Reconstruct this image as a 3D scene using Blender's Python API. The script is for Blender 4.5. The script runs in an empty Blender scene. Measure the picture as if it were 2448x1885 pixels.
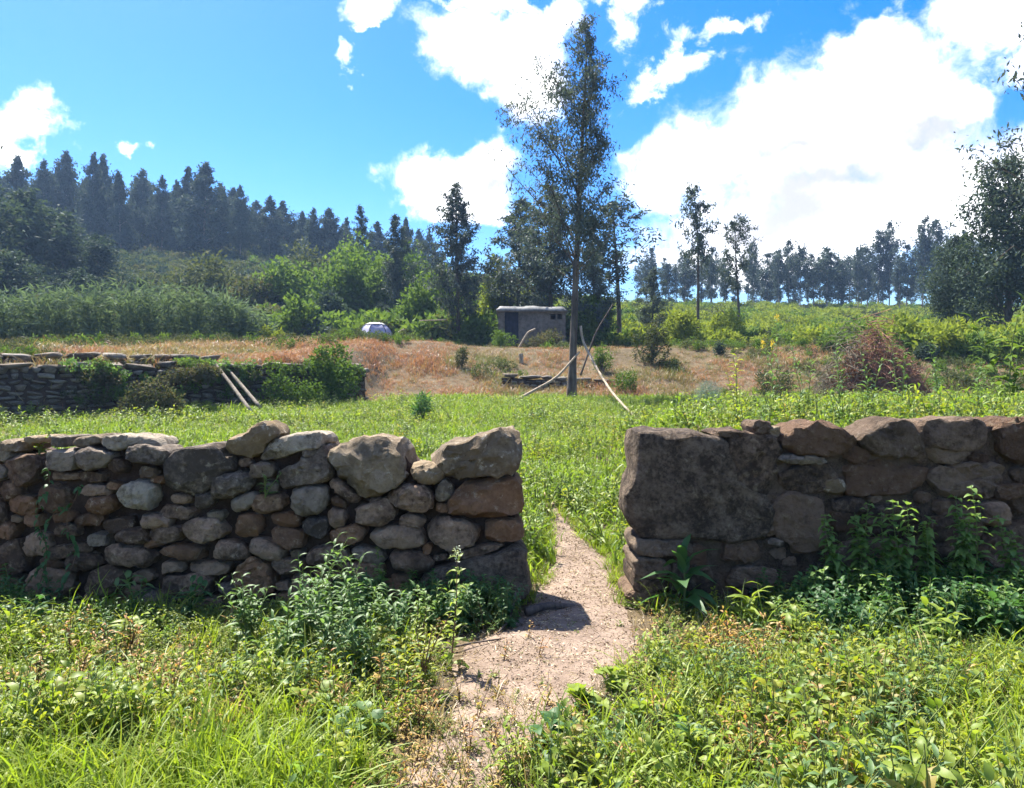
import bpy, math, random
import numpy as np
from mathutils import Vector, Matrix, Euler

R = math.radians
SC = bpy.context.scene
COL = SC.collection

# ------------------------------------------------------------------ camera
EYE = 1.6
FPX, CX, CY = 1800.0, 1224.0, 942.5           # the photograph's pixels (2448 x 1885)
cam_data = bpy.data.cameras.new('camera')
cam_data.sensor_width = 36.0
cam_data.lens = 36.0 * FPX / 2448.0
cam_data.clip_start = 0.05
cam_data.clip_end = 6000.0
cam = bpy.data.objects.new('camera', cam_data)
cam.location = (0, 0, EYE)
cam.rotation_euler = (R(90), 0, 0)
COL.objects.link(cam)
SC.camera = cam

# ------------------------------------------------------------------ light, sky, exposure
SUN_AZ, SUN_EL = R(-38), R(58)                 # azimuth from +Y towards +X
sun_data = bpy.data.lights.new('sun', 'SUN')
sun_data.energy = 5.0
sun_data.angle = R(0.53)
sun_data.color = (1.0, 0.95, 0.86)
sun = bpy.data.objects.new('sun', sun_data)
sdir = Vector((math.sin(SUN_AZ) * math.cos(SUN_EL), math.cos(SUN_AZ) * math.cos(SUN_EL), math.sin(SUN_EL)))
sun.rotation_euler = sdir.to_track_quat('Z', 'Y').to_euler()
sun.location = (-20, 20, 40)
COL.objects.link(sun)

SC.view_settings.view_transform = 'Standard'
SC.view_settings.look = 'None'
SC.view_settings.gamma = 1.0
SC.view_settings.use_curve_mapping = False
SC.view_settings.exposure = 1.86
SC.cycles.use_denoising = True
SC.cycles.use_adaptive_sampling = True
SC.cycles.adaptive_threshold = 0.02
SC.cycles.max_bounces = 6
SC.cycles.diffuse_bounces = 3
SC.cycles.glossy_bounces = 2
SC.cycles.transmission_bounces = 4
SC.cycles.transparent_max_bounces = 6
SC.cycles.sample_clamp_indirect = 4.0
SC.cycles.caustics_reflective = False
SC.cycles.caustics_refractive = False


class NB:
    """small node-tree helper"""
    def __init__(self, tree):
        self.t = tree
    def n(self, typ, **kw):
        nd = self.t.nodes.new(typ)
        for k, v in kw.items():
            setattr(nd, k, v)
        return nd
    def link(self, a, b):
        self.t.links.new(a, b)
    def put(self, sock, v):
        if hasattr(v, 'links') or isinstance(v, bpy.types.NodeSocket):
            self.link(v, sock)
        else:
            if sock.type == 'RGBA' and len(v) == 3:
                v = (*v, 1.0)
            sock.default_value = v
    def math(self, op, a, b=None, c=None, clamp=False):
        m = self.n('ShaderNodeMath', operation=op)
        m.use_clamp = clamp
        self.put(m.inputs[0], a)
        if b is not None: self.put(m.inputs[1], b)
        if c is not None: self.put(m.inputs[2], c)
        return m.outputs[0]
    def vmath(self, op, a, b=None):
        m = self.n('ShaderNodeVectorMath', operation=op)
        self.put(m.inputs[0], a)
        if b is not None: self.put(m.inputs[1], b)
        return m.outputs['Value'] if op in ('LENGTH', 'DOT_PRODUCT') else m.outputs['Vector']
    def noise(self, vec, scale, detail=4, rough=0.55, dist=0.0):
        m = self.n('ShaderNodeTexNoise')
        if vec is not None: self.link(vec, m.inputs['Vector'])
        m.inputs['Scale'].default_value = scale
        m.inputs['Detail'].default_value = detail
        m.inputs['Roughness'].default_value = rough
        m.inputs['Distortion'].default_value = dist
        return m.outputs['Fac']
    def ramp(self, fac, lo, hi, a=0.0, b=1.0):
        m = self.n('ShaderNodeMapRange')
        m.interpolation_type = 'SMOOTHSTEP'
        self.put(m.inputs['Value'], fac)
        self.put(m.inputs['From Min'], lo); self.put(m.inputs['From Max'], hi)
        self.put(m.inputs['To Min'], a); self.put(m.inputs['To Max'], b)
        return m.outputs['Result']
    def mix(self, fac, a, b, blend='MIX'):
        m = self.n('ShaderNodeMix', data_type='RGBA', blend_type=blend)
        self.put(m.inputs['Factor'], fac)
        self.put(m.inputs['A'] if False else m.inputs[6], a)
        self.put(m.inputs[7], b)
        return m.outputs[2]


def build_world():
    w = bpy.data.worlds.new('World')
    SC.world = w
    w.use_nodes = True
    t = w.node_tree
    t.nodes.clear()
    b = NB(t)
    out = b.n('ShaderNodeOutputWorld')
    bg = b.n('ShaderNodeBackground')
    sky = b.n('ShaderNodeTexSky')
    sky.sky_type = 'NISHITA'
    sky.sun_disc = False
    sky.sun_elevation = SUN_EL
    sky.sun_rotation = SUN_AZ
    sky.altitude = 200
    sky.air_density = 1.0
    sky.dust_density = 0.6
    sky.ozone_density = 2.0
    STR = 0.10
    # phone-camera saturation of the clear blue
    hs = b.n('ShaderNodeHueSaturation')
    hs.inputs['Saturation'].default_value = 1.55
    hs.inputs['Hue'].default_value = 0.512
    hs.inputs['Value'].default_value = 0.74
    b.link(sky.outputs['Color'], hs.inputs['Color'])
    blue = hs.outputs['Color']
    co = b.n('ShaderNodeTexCoord')
    d = b.vmath('NORMALIZE', co.outputs['Generated'])
    def warp(vec, scale, amt, detail):
        m = b.n('ShaderNodeTexNoise')
        b.link(vec, m.inputs['Vector'])
        m.inputs['Scale'].default_value = scale; m.inputs['Detail'].default_value = detail; m.inputs['Roughness'].default_value = 0.6
        v0 = b.vmath('SUBTRACT', m.outputs['Color'], (0.5, 0.5, 0.5))
        v1 = b.vmath('MULTIPLY', v0, (amt, amt, amt))
        return b.vmath('ADD', vec, v1)
    dw = warp(d, 9.0, 0.16, 6)

    def blob(px, py, rx, ry, tilt=0.0):
        v = Vector(((px - CX) / FPX, 1.0, (CY - py) / FPX))
        return blobdir(v, rx / FPX, ry / FPX, tilt)
    def blobdir(v, ax, ay, tilt=0.0):
        n2 = v.length
        v = v.normalized()
        right = v.cross(Vector((0, 0, 1))).normalized()
        up = right.cross(v)
        M = Matrix((right, v, up)).transposed()
        M = M @ Matrix.Rotation(tilt, 3, 'Y')
        mp = b.n('ShaderNodeMapping', vector_type='TEXTURE')
        mp.inputs['Location'].default_value = v
        mp.inputs['Rotation'].default_value = M.to_euler('XYZ')
        mp.inputs['Scale'].default_value = (ax / n2, 0.6, ay / n2)
        b.link(dw, mp.inputs['Vector'])
        return b.vmath('LENGTH', mp.outputs['Vector'])
    def field(lst, k=0.18):
        f = lst[0]
        for g in lst[1:]:
            f = b.math('SMOOTH_MIN', f, g, k)
        return f
    rnd = random.Random(5)
    solid = [blob(*a) for a in (
        (2010, 330, 330, 215, 0.1), (1690, 400, 190, 100, -0.3), (2260, 460, 260, 140), (1880, 540, 330, 95),
        (1790, 620, 270, 70), (2070, 160, 150, 80), (2330, 225, 70, 50), (2440, 420, 180, 110),
        (1840, 250, 120, 100), (1960, 640, 130, 45), (2360, 560, 150, 75),
        (1125, 120, 140, 95), (1245, 190, 100, 75), (1290, 80, 90, 70),
        (1060, 420, 160, 72), (1170, 400, 85, 85), (1120, 470, 100, 42),
        (905, 25, 75, 60), (890, 85, 38, 22), (40, 320, 80, 68), (75, 375, 55, 45), (-60, 350, 130, 90),
        (2400, 30, 150, 85), (2520, 60, 150, 100))]
    thin = [blob(*a) for a in (
        (835, 150, 34, 34), (298, 356, 30, 26), (1150, 2, 300, 26), (1440, 20, 150, 42), (1500, 110, 75, 65),
        (1590, 200, 130, 45, -0.4), (1560, 235, 60, 30), (1300, 250, 100, 45), (1890, 200, 90, 40, -0.5), (2300, 270, 120, 40),
        (1750, 60, 130, 30, -0.3), (1290, 620, 40, 40))]
    for i in range(34):                         # the same kind of cumulus over the rest of the sky
        az = rnd.uniform(0, 2 * math.pi); el = rnd.uniform(0.12, 1.2)
        v = Vector((math.sin(az) * math.cos(el), math.cos(az) * math.cos(el), math.sin(el)))
        if v.y > 0.2 and abs(v.x / v.y) < 1.0 and v.z / v.y < 0.8:
            continue
        r = rnd.uniform(0.08, 0.2)
        solid.append(blobdir(v, r, r * rnd.uniform(0.45, 0.7), rnd.uniform(-0.3, 0.3)))
    D = field(solid)
    D2 = field(thin, 0.1)
    n1 = b.noise(d, 7.0, 9, 0.56, 0.2)
    n2 = b.noise(d, 24.0, 9, 0.66, 0.5)
    n1c = b.math('SUBTRACT', n1, 0.5)
    n2c = b.math('SUBTRACT', n2, 0.5)
    f1 = b.math('SUBTRACT', 1.0, D)
    f1 = b.math('MULTIPLY_ADD', n1c, 0.9, f1)
    f1 = b.math('MULTIPLY_ADD', n2c, 0.9, f1)
    m1 = b.ramp(f1, -0.2, 0.55)
    f2 = b.math('SUBTRACT', 1.0, D2)
    f2 = b.math('MULTIPLY_ADD', n2c, 3.0, f2)
    f2 = b.math('MULTIPLY_ADD', n1c, 1.2, f2)
    m2 = b.ramp(f2, 0.0, 1.1, 0.0, 0.9)
    mask = b.math('MAXIMUM', m1, m2)
    # grey-lilac cloud undersides
    G = field([blob(*a) for a in ((1960, 480, 300, 60, -0.18), (2210, 300, 140, 45), (1880, 385, 110, 30), (1180, 430, 70, 30))], 0.1)
    g1 = b.math('MULTIPLY_ADD', n1c, 0.9, b.math('SUBTRACT', 1.0, G))
    gm = b.ramp(g1, -0.9, 0.9, 0.0, 0.97)
    puff = b.ramp(b.noise(d, 11.0, 6, 0.6, 0.3), 0.48, 0.85, 0.0, 0.66)
    gm = b.math('MAXIMUM', gm, puff)
    white = tuple(c / STR for c in (0.75, 0.75, 0.765))
    grey = tuple(c / STR for c in (0.235, 0.235, 0.27))
    ccol = b.mix(gm, white, grey)
    col = b.mix(mask, blue, ccol)
    b.link(col, bg.inputs['Color'])
    bg.inputs['Strength'].default_value = STR
    b.link(bg.outputs[0], out.inputs['Surface'])
    w.cycles.sampling_method = 'MANUAL'
    w.cycles.sample_map_resolution = 512
build_world()

# ------------------------------------------------------------------ helpers
def sstep(x, a, b):
    t = np.clip((np.asarray(x, float) - a) / (b - a), 0, 1)
    return t * t * (3 - 2 * t)

def vnoise(x, y, s=1.0, seed=0):
    """cheap smooth noise in about -1..1"""
    r = np.random.RandomState(seed)
    x = np.asarray(x, float) * s; y = np.asarray(y, float) * s
    o = 0
    for k in range(6):
        a = r.uniform(0, 6.28); f = r.uniform(0.6, 2.3)
        o = o + np.sin((x * math.cos(a) + y * math.sin(a)) * f + r.uniform(0, 6.28) + 0.7 * np.sin(y * f * 0.7 + r.uniform(0, 6)))
    return o / 4.0

def W(px, py, Y):
    """world point seen at photo pixel (px, py) when it stands at distance Y"""
    return Vector(((px - CX) / FPX * Y, Y, EYE - (py - CY) / FPX * Y))

# upper-left retaining wall line (plan)
RWA, RWB = np.array([-16.4, 16.7]), np.array([-5.2, 26.8])
RWd = (RWB - RWA) / np.linalg.norm(RWB - RWA)
RWn = np.array([-RWd[1], RWd[0]])              # points behind the wall

CREST_X = [-400, -120, -88, -66, -45, -30, -16, -2, 20, 56, 88, 200, 600]
CREST_Z = [34, 30, 29, 26.5, 25.5, 24.0, 21.0, 18.6, 17.2, 16.4, 16.0, 15, 14]

def ground_z(x, y):
    x = np.asarray(x, float); y = np.asarray(y, float)
    z = np.interp(y, [-3000, 5.8, 7, 28, 29.5, 36, 46], [0, 0, 0.08, 1.46, 1.75, 3.85, 4.10])
    z = z + 0.28 * (1 - sstep(x, -4.5, -1.5)) * sstep(y, 31, 36)
    zc = np.interp(x, CREST_X, CREST_Z)
    t = np.clip((y - 46) / 86.0, 0, 1)
    z46 = 4.10 + 0.28 * (1 - sstep(x, -4.5, -1.5))
    z = np.where(y > 46, z46 + (zc - z46) * (t ** 1.12), z)
    far = np.clip((y - 132), 0, None)
    z = z - np.minimum(far * 0.03, 25)
    # terrace behind the retaining wall on the left
    s = (x - RWA[0]) * RWn[0] + (y - RWA[1]) * RWn[1]
    zt = np.interp(y, [10, 19, 24, 36], [2.0, 2.28, 2.62, 4.13])
    bl = sstep(s, 0.12, 0.5) * (1 - sstep(x, -6.4, -5.0)) * (1 - sstep(y, 34, 36.5))
    z = z * (1 - bl) + np.maximum(z, zt) * bl
    # earth banked up behind the brown wall
    z = z + 1.14 * sstep(x, 1.3, 2.3) * sstep(y, 6.12, 6.4) * (1 - sstep(y, 6.8, 19.0))
    amp = np.interp(y, [-10, 6, 12, 30, 60, 140, 400], [0.02, 0.02, 0.05, 0.12, 0.3, 0.5, 3])
    z = z + amp * (vnoise(x, y, 0.7, 1) * 0.6 + vnoise(x, y, 0.23, 2) * 0.8)
    z = z + np.where(y < 12, 0.012 * vnoise(x, y, 5.0, 3), 0)
    return z

def gz(x, y):
    return float(ground_z(np.array([x]), np.array([y]))[0])

def new_mesh(name, V, tris=None, quads=None, mat=None, smooth=None, matidx=None):
    me = bpy.data.meshes.new(name)
    V = np.asarray(V, np.float32).reshape(-1, 3)
    loops, starts, tot = [], [], 0
    nt = 0 if tris is None else len(tris)
    nq = 0 if quads is None else len(quads)
    if nt:
        loops.append(np.asarray(tris, np.int32).ravel()); starts.append(np.arange(nt) * 3); tot = nt * 3
    if nq:
        loops.append(np.asarray(quads, np.int32).ravel()); starts.append(tot + np.arange(nq) * 4)
    L = np.concatenate(loops).astype(np.int32); S = np.concatenate(starts).astype(np.int32)
    me.vertices.add(len(V)); me.vertices.foreach_set('co', V.ravel())
    me.loops.add(len(L)); me.loops.foreach_set('vertex_index', L)
    me.polygons.add(nt + nq); me.polygons.foreach_set('loop_start', S)
    if smooth is not None:
        me.polygons.foreach_set('use_smooth', np.full(nt + nq, bool(smooth)))
    if mat is not None:
        for m in (mat if isinstance(mat, (list, tuple)) else [mat]):
            me.materials.append(m)
    if matidx is not None:
        me.polygons.foreach_set('material_index', np.asarray(matidx, np.int32))
    me.update(calc_edges=True)
    me.validate()
    return me

def obj(name, me, parent=None, loc=None, rot=None, scl=None):
    o = bpy.data.objects.new(name, me)
    COL.objects.link(o)
    if parent is not None: o.parent = parent
    if loc is not None: o.location = loc
    if rot is not None: o.rotation_euler = rot
    if scl is not None: o.scale = scl if hasattr(scl, '__len__') else (scl, scl, scl)
    return o

def tag(o, label, cat=None, group=None, kind=None):
    o['label'] = label
    if cat: o['category'] = cat
    if group: o['group'] = group
    if kind: o['kind'] = kind
    return o

def empty(name, loc, label, cat, group=None, rz=0.0):
    o = bpy.data.objects.new(name, None)
    o.empty_display_size = 0.1
    COL.objects.link(o)
    o.location = loc; o.rotation_euler = (0, 0, rz)
    return tag(o, label, cat, group)

class MB:
    """collects vertices, tris and quads"""
    def __init__(self):
        self.V, self.T, self.Q, self.n = [], [], [], 0
    def add(self, V, T=None, Q=None):
        V = np.asarray(V, float).reshape(-1, 3)
        self.V.append(V)
        if T is not None and len(T): self.T.append(np.asarray(T, int).reshape(-1, 3) + self.n)
        if Q is not None and len(Q): self.Q.append(np.asarray(Q, int).reshape(-1, 4) + self.n)
        self.n += len(V)
    def mesh(self, name, mat, smooth=None):
        return new_mesh(name, np.concatenate(self.V), np.concatenate(self.T) if self.T else None,
                        np.concatenate(self.Q) if self.Q else None, mat, smooth)
    def tube(self, pts, rad, sides=6, cap=True):
        pts = np.asarray(pts, float); n = len(pts)
        rad = np.broadcast_to(np.asarray(rad, float), (n,))
        tan = np.gradient(pts, axis=0)
        tan /= np.linalg.norm(tan, axis=1)[:, None] + 1e-9
        ref = np.array([0.31, 0.87, 0.12]) if abs(tan[:, 2]).mean() > 0.6 else np.array([0, 0, 1.0])
        s = np.cross(tan, ref); s /= np.linalg.norm(s, axis=1)[:, None] + 1e-9
        u = np.cross(s, tan)
        a = np.arange(sides) / sides * 2 * math.pi
        V = pts[:, None, :] + rad[:, None, None] * (np.cos(a)[None, :, None] * s[:, None, :] + np.sin(a)[None, :, None] * u[:, None, :])
        V = V.reshape(-1, 3)
        i = np.arange(n - 1)[:, None] * sides; j = np.arange(sides)[None, :]; j2 = (j + 1) % sides
        Q = np.stack([i + j, i + j2, i + sides + j2, i + sides + j], -1).reshape(-1, 4)
        T = []
        if cap:
            V = np.vstack([V, pts[0], pts[-1]])
            c0, c1 = n * sides, n * sides + 1
            T = [[c0, (k + 1) % sides, k] for k in range(sides)] + [[c1, (n - 1) * sides + k, (n - 1) * sides + (k + 1) % sides] for k in range(sides)]
        self.add(V, T, Q)
    def diamonds(self, P, D, L, Wd, rng, mid=0.42):
        """leaf-shaped quads: base P, direction D (unit), length L, width Wd"""
        n = len(P)
        r = rng.normal(size=(n, 3))
        s = np.cross(D, r); s /= np.linalg.norm(s, axis=1)[:, None] + 1e-9
        L = np.broadcast_to(L, (n,))[:, None]; Wd = np.broadcast_to(Wd, (n,))[:, None]
        m = P + D * L * mid
        V = np.stack([P, m + s * Wd * 0.5, P + D * L, m - s * Wd * 0.5], 1).reshape(-1, 3)
        self.add(V, None, np.arange(n * 4).reshape(n, 4))

# ------------------------------------------------------------------ materials
def mat_new(name):
    m = bpy.data.materials.new(name)
    m.use_nodes = True
    t = m.node_tree
    t.nodes.clear()
    b = NB(t)
    out = b.n('ShaderNodeOutputMaterial')
    return m, b, out

def principled(b, col, rough=0.8, bump=None, strength=0.3, dist=0.02, spec=0.3):
    p = b.n('ShaderNodeBsdfPrincipled')
    b.put(p.inputs['Base Color'], col)
    b.put(p.inputs['Roughness'], rough)
    p.inputs['Specular IOR Level'].default_value = spec
    if bump is not None:
        bp = b.n('ShaderNodeBump')
        bp.inputs['Strength'].default_value = strength
        bp.inputs['Distance'].default_value = dist
        b.link(bump, bp.inputs['Height'])
        b.link(bp.outputs[0], p.inputs['Normal'])
    return p

def leaf_mat(name, c1, c2, dry=None, dry_lo=0.55, dry_hi=0.75, dry_scale=0.6, trans=0.42, rough=0.5, spec=0.3, tcol=1.6, far=False):
    """foliage: per-leaf and per-plant variation, translucent"""
    m, b, out = mat_new(name)
    geo = b.n('ShaderNodeNewGeometry')
    oi = b.n('ShaderNodeObjectInfo')
    rnd = b.math('ADD', b.math('MULTIPLY', geo.outputs['Random Per Island'], 0.6), b.math('MULTIPLY', oi.outputs['Random'], 0.4))
    col = b.mix(rnd, c1, c2)
    if dry is not None:
        nz = b.noise(oi.outputs['Location'], dry_scale, 3, 0.6)
        nz = b.math('ADD', nz, b.math('MULTIPLY', b.math('SUBTRACT', geo.outputs['Random Per Island'], 0.5), 0.28))
        col = b.mix(b.ramp(nz, dry_lo, dry_hi), col, dry)
    p = principled(b, col, rough, spec=spec)
    tr = b.n('ShaderNodeBsdfTranslucent')
    tc = b.mix(1.0, col, (tcol, tcol * 1.02, tcol * 0.55), 'MULTIPLY')
    b.link(tc, tr.inputs['Color'])
    mx = b.n('ShaderNodeMixShader')
    mx.inputs[0].default_value = trans
    b.link(p.outputs[0], mx.inputs[1]); b.link(tr.outputs[0], mx.inputs[2])
    b.link(mx.outputs[0], out.inputs['Surface'])
    return m

def stone_mat(name, dark, light, lichen, lich_amt, warm, scale=1.0, rough_d=0.03):
    m, b, out = mat_new(name)
    oi = b.n('ShaderNodeObjectInfo')
    tc = b.n('ShaderNodeTexCoord')
    cv = b.n('ShaderNodeCombineXYZ')
    for k in range(3): b.put(cv.inputs[k], b.math('MULTIPLY', oi.outputs['Random'], 37.0 + 11 * k))
    v = b.vmath('ADD', tc.outputs['Object'], cv.outputs[0])
    n1 = b.noise(v, 5.0 * scale, 6, 0.62)
    n2 = b.noise(v, 26.0 * scale, 7, 0.68)
    n3 = b.noise(v, 95.0 * scale, 4, 0.65)
    f = b.math('MULTIPLY_ADD', b.math('SUBTRACT', n2, 0.5), 0.9, n1)
    f = b.math('MULTIPLY_ADD', b.math('SUBTRACT', oi.outputs['Random'], 0.5), 0.42, f)
    col = b.mix(b.ramp(f, 0.25, 0.75), dark, light)
    n0 = b.noise(v, 2.6 * scale, 5, 0.6, 0.6)
    r2 = b.math('FRACT', b.math('MULTIPLY', oi.outputs['Random'], 7.31))
    col = b.mix(b.math('MULTIPLY', b.ramp(r2, 0.35, 1.0), 0.75), col, b.mix(n2, tuple(c * 0.55 for c in warm), warm))
    n4 = b.noise(v, 13.0 * scale, 8, 0.7, 0.4)
    lm = b.math('MULTIPLY', b.ramp(n4, 0.56, 0.66), b.ramp(n3, 0.3, 0.55))
    col = b.mix(b.math('MULTIPLY', lm, lich_amt), col, lichen)
    col = b.mix(b.ramp(n0, 0.48, 0.70, 0.0, 0.65), col, tuple(c * 0.6 for c in dark))
    pit = b.ramp(b.noise(v, 48.0 * scale, 5, 0.7), 0.60, 0.70)
    col = b.mix(b.math('MULTIPLY', pit, 0.7), col, tuple(c * 0.35 for c in dark))
    h = b.math('ADD', b.math('MULTIPLY', n2, 0.7), b.math('MULTIPLY', n3, 0.30))
    h = b.math('MULTIPLY_ADD', n4, 0.9, h)
    h = b.math('MULTIPLY_ADD', pit, -0.4, h)
    p = principled(b, col, 0.88, h, 1.0, rough_d, 0.2)
    b.link(p.outputs[0], out.inputs['Surface'])
    return m

def earth_mat(name, a, c, scale=6.0, bump=0.6, dist=0.02, spots=None):
    m, b, out = mat_new(name)
    tc = b.n('ShaderNodeTexCoord')
    v = tc.outputs['Object']
    n1 = b.noise(v, scale * 0.25, 4, 0.6); n2 = b.noise(v, scale, 8, 0.65); n3 = b.noise(v, scale * 9, 5, 0.7)
    f = b.math('ADD', b.math('MULTIPLY', n1, 0.5), b.math('MULTIPLY', n2, 0.5))
    f = b.math('MULTIPLY_ADD', b.math('SUBTRACT', n3, 0.5), 0.5, f)
    col = b.mix(b.ramp(f, 0.3, 0.7), a, c)
    if spots is not None:
        n4 = b.noise(v, scale * 5, 6, 0.7)
        col = b.mix(b.ramp(n4, 0.58, 0.68), col, spots)
    p = principled(b, col, 0.95, b.math('ADD', n2, b.math('MULTIPLY', n3, 0.5)), bump, dist, 0.15)
    b.link(p.outputs[0], out.inputs['Surface'])
    return m

def bark_mat(name, a, c, sc=1.0):
    m, b, out = mat_new(name)
    tc = b.n('ShaderNodeTexCoord')
    mp = b.n('ShaderNodeMapping')
    mp.inputs['Scale'].default_value = (1, 1, 0.15)
    b.link(tc.outputs['Object'], mp.inputs['Vector'])
    n1 = b.noise(mp.outputs[0], 9 * sc, 6, 0.65); n2 = b.noise(tc.outputs['Object'], 2.0 * sc, 3)
    f = b.math('ADD', b.math('MULTIPLY', n1, 0.7), b.math('MULTIPLY', n2, 0.3))
    col = b.mix(b.ramp(f, 0.35, 0.65), a, c)
    p = principled(b, col, 0.9, n1, 0.7, 0.02, 0.2)
    b.link(p.outputs[0], out.inputs['Surface'])
    return m

def plain_mat(name, a, c, scale=8, rough=0.8, bump=0.2):
    m, b, out = mat_new(name)
    tc = b.n('ShaderNodeTexCoord')
    n1 = b.noise(tc.outputs['Object'], scale, 6, 0.6)
    col = b.mix(b.ramp(n1, 0.3, 0.7), a, c)
    p = principled(b, col, rough, n1, bump, 0.02, 0.25)
    b.link(p.outputs[0], out.inputs['Surface'])
    return m

M = {}
M['ground'] = earth_mat('ground_soil', (0.060, 0.044, 0.024), (0.125, 0.092, 0.052), 3.0, 0.6)
M['path'] = earth_mat('path_sand', (0.15, 0.108, 0.08), (0.285, 0.215, 0.165), 5.0, 0.9, 0.03, (0.14, 0.098, 0.072))
M['core'] = earth_mat('wall_earth', (0.030, 0.020, 0.015), (0.085, 0.055, 0.040), 8.0, 0.8, 0.03)
M['core_r'] = earth_mat('wall_mortar', (0.035, 0.024, 0.017), (0.17, 0.12, 0.085), 9.0, 1.0, 0.06, (0.085, 0.08, 0.035))
M['stone'] = stone_mat('field_stone', (0.070, 0.044, 0.028), (0.32, 0.215, 0.14), (0.44, 0.35, 0.24), 0.6, (0.27, 0.135, 0.062))
M['stone_pale'] = stone_mat('pale_block', (0.095, 0.075, 0.054), (0.35, 0.295, 0.22), (0.48, 0.43, 0.34), 0.7, (0.27, 0.185, 0.095), 0.9)
M['stone_grey'] = stone_mat('grey_cobble', (0.065, 0.050, 0.038), (0.27, 0.215, 0.16), (0.43, 0.38, 0.29), 0.6, (0.24, 0.155, 0.088))
M['stone_earth'] = stone_mat('earthy_stone', (0.045, 0.029, 0.019), (0.24, 0.165, 0.11), (0.33, 0.26, 0.17), 0.55, (0.19, 0.105, 0.058), 1.1, 0.06)
M['stone_jamb'] = stone_mat('rough_jamb_stone', (0.050, 0.035, 0.024), (0.25, 0.185, 0.13), (0.36, 0.30, 0.21), 0.55, (0.20, 0.125, 0.072), 1.3, 0.07)
M['stone_far'] = stone_mat('terrace_stone', (0.07, 0.06, 0.05), (0.26, 0.23, 0.19), (0.40, 0.37, 0.30), 0.6, (0.19, 0.145, 0.10), 0.5)
M['bark'] = bark_mat('grey_bark', (0.045, 0.036, 0.030), (0.14, 0.115, 0.09))
M['bark_pale'] = bark_mat('pale_bark', (0.16, 0.13, 0.11), (0.36, 0.31, 0.26), 0.4)
M['wood'] = bark_mat('dry_wood', (0.20, 0.15, 0.10), (0.44, 0.36, 0.26), 2.0)
M['wood_grey'] = bark_mat('weathered_wood', (0.10, 0.085, 0.065), (0.25, 0.21, 0.165), 2.0)
M['wood_dark'] = bark_mat('dark_wood', (0.05, 0.04, 0.035), (0.14, 0.11, 0.09), 2.0)
M['twig_red'] = plain_mat('red_twigs', (0.15, 0.065, 0.042), (0.32, 0.16, 0.10), 3)
M['stem'] = plain_mat('green_stem', (0.09, 0.13, 0.035), (0.17, 0.20, 0.06), 20)
M['stem_red'] = plain_mat('red_stem', (0.10, 0.05, 0.035), (0.16, 0.10, 0.05), 20)
DRY = (0.30, 0.19, 0.075)
M['herb'] = leaf_mat('herb_leaf', (0.10, 0.16, 0.020), (0.24, 0.295, 0.045), DRY, 0.62, 0.78, 0.9)
M['herb_blue'] = leaf_mat('blue_green_leaf', (0.06, 0.12, 0.040), (0.14, 0.22, 0.075), None)
M['herb_yellow'] = leaf_mat('yellow_green_leaf', (0.14, 0.18, 0.014), (0.28, 0.30, 0.035), DRY, 0.60, 0.78, 0.9)
M['nettle_pale'] = leaf_mat('pale_nettle_leaf', (0.09, 0.165, 0.035), (0.19, 0.28, 0.075), None)
M['nettle'] = leaf_mat('nettle_leaf', (0.030, 0.085, 0.025), (0.07, 0.15, 0.045), None)
M['grass'] = leaf_mat('grass_blade', (0.12, 0.19, 0.014), (0.25, 0.31, 0.035), (0.27, 0.23, 0.07), 0.60, 0.80, 0.7, 0.4)
M['field'] = leaf_mat('field_grass', (0.085, 0.155, 0.016), (0.20, 0.265, 0.034), (0.30, 0.27, 0.08), 0.62, 0.85, 0.35, 0.42)
M['dry'] = leaf_mat('dry_grass', (0.17, 0.115, 0.06), (0.32, 0.235, 0.13), (0.11, 0.13, 0.04), 0.46, 0.60, 0.6, 0.3)
M['dry_red'] = leaf_mat('red_dry_grass', (0.22, 0.095, 0.06), (0.34, 0.17, 0.105), (0.26, 0.18, 0.09), 0.55, 0.75, 0.4, 0.3)
M['dry_herb'] = leaf_mat('withered_leaf', (0.30, 0.24, 0.07), (0.44, 0.28, 0.11), (0.36, 0.17, 0.06), 0.5, 0.65, 1.4, 0.35)
M['straw'] = leaf_mat('straw', (0.42, 0.33, 0.20), (0.60, 0.50, 0.34), None, trans=0.15)
M['litter'] = leaf_mat('dry_leaf_litter', (0.06, 0.04, 0.025), (0.20, 0.13, 0.07), None, trans=0.1)
M['euc'] = leaf_mat('eucalyptus_leaf', (0.042, 0.062, 0.060), (0.11, 0.14, 0.12), None, trans=0.28, tcol=1.0, spec=0.12, rough=0.6)
M['euc_far'] = leaf_mat('far_eucalyptus_leaf', (0.036, 0.055, 0.056), (0.10, 0.13, 0.115), None, trans=0.22, tcol=1.0, spec=0.06, rough=0.75)
M['scrub'] = leaf_mat('scrub_leaf', (0.045, 0.062, 0.028), (0.105, 0.115, 0.052), (0.10, 0.085, 0.055), 0.5, 0.75, 0.12, 0.25, spec=0.06, rough=0.75)
M['scrub_green'] = leaf_mat('green_bush_leaf', (0.05, 0.095, 0.022), (0.13, 0.19, 0.04), None, trans=0.32, spec=0.06, rough=0.75)
M['scrub_yellow'] = leaf_mat('yellow_bush_leaf', (0.11, 0.15, 0.022), (0.22, 0.25, 0.045), None, trans=0.35, spec=0.06, rough=0.75)
M['dark_leaf'] = leaf_mat('dark_leaf', (0.028, 0.046, 0.038), (0.07, 0.098, 0.07), None, trans=0.2, spec=0.06, rough=0.75)
M['cane'] = leaf_mat('cane_leaf', (0.065, 0.10, 0.065), (0.15, 0.20, 0.125), None, trans=0.28, spec=0.06, rough=0.75)
M['white_flower'] = leaf_mat('pale_seed_head', (0.40, 0.45, 0.30), (0.55, 0.58, 0.42), None, trans=0.2)
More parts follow.
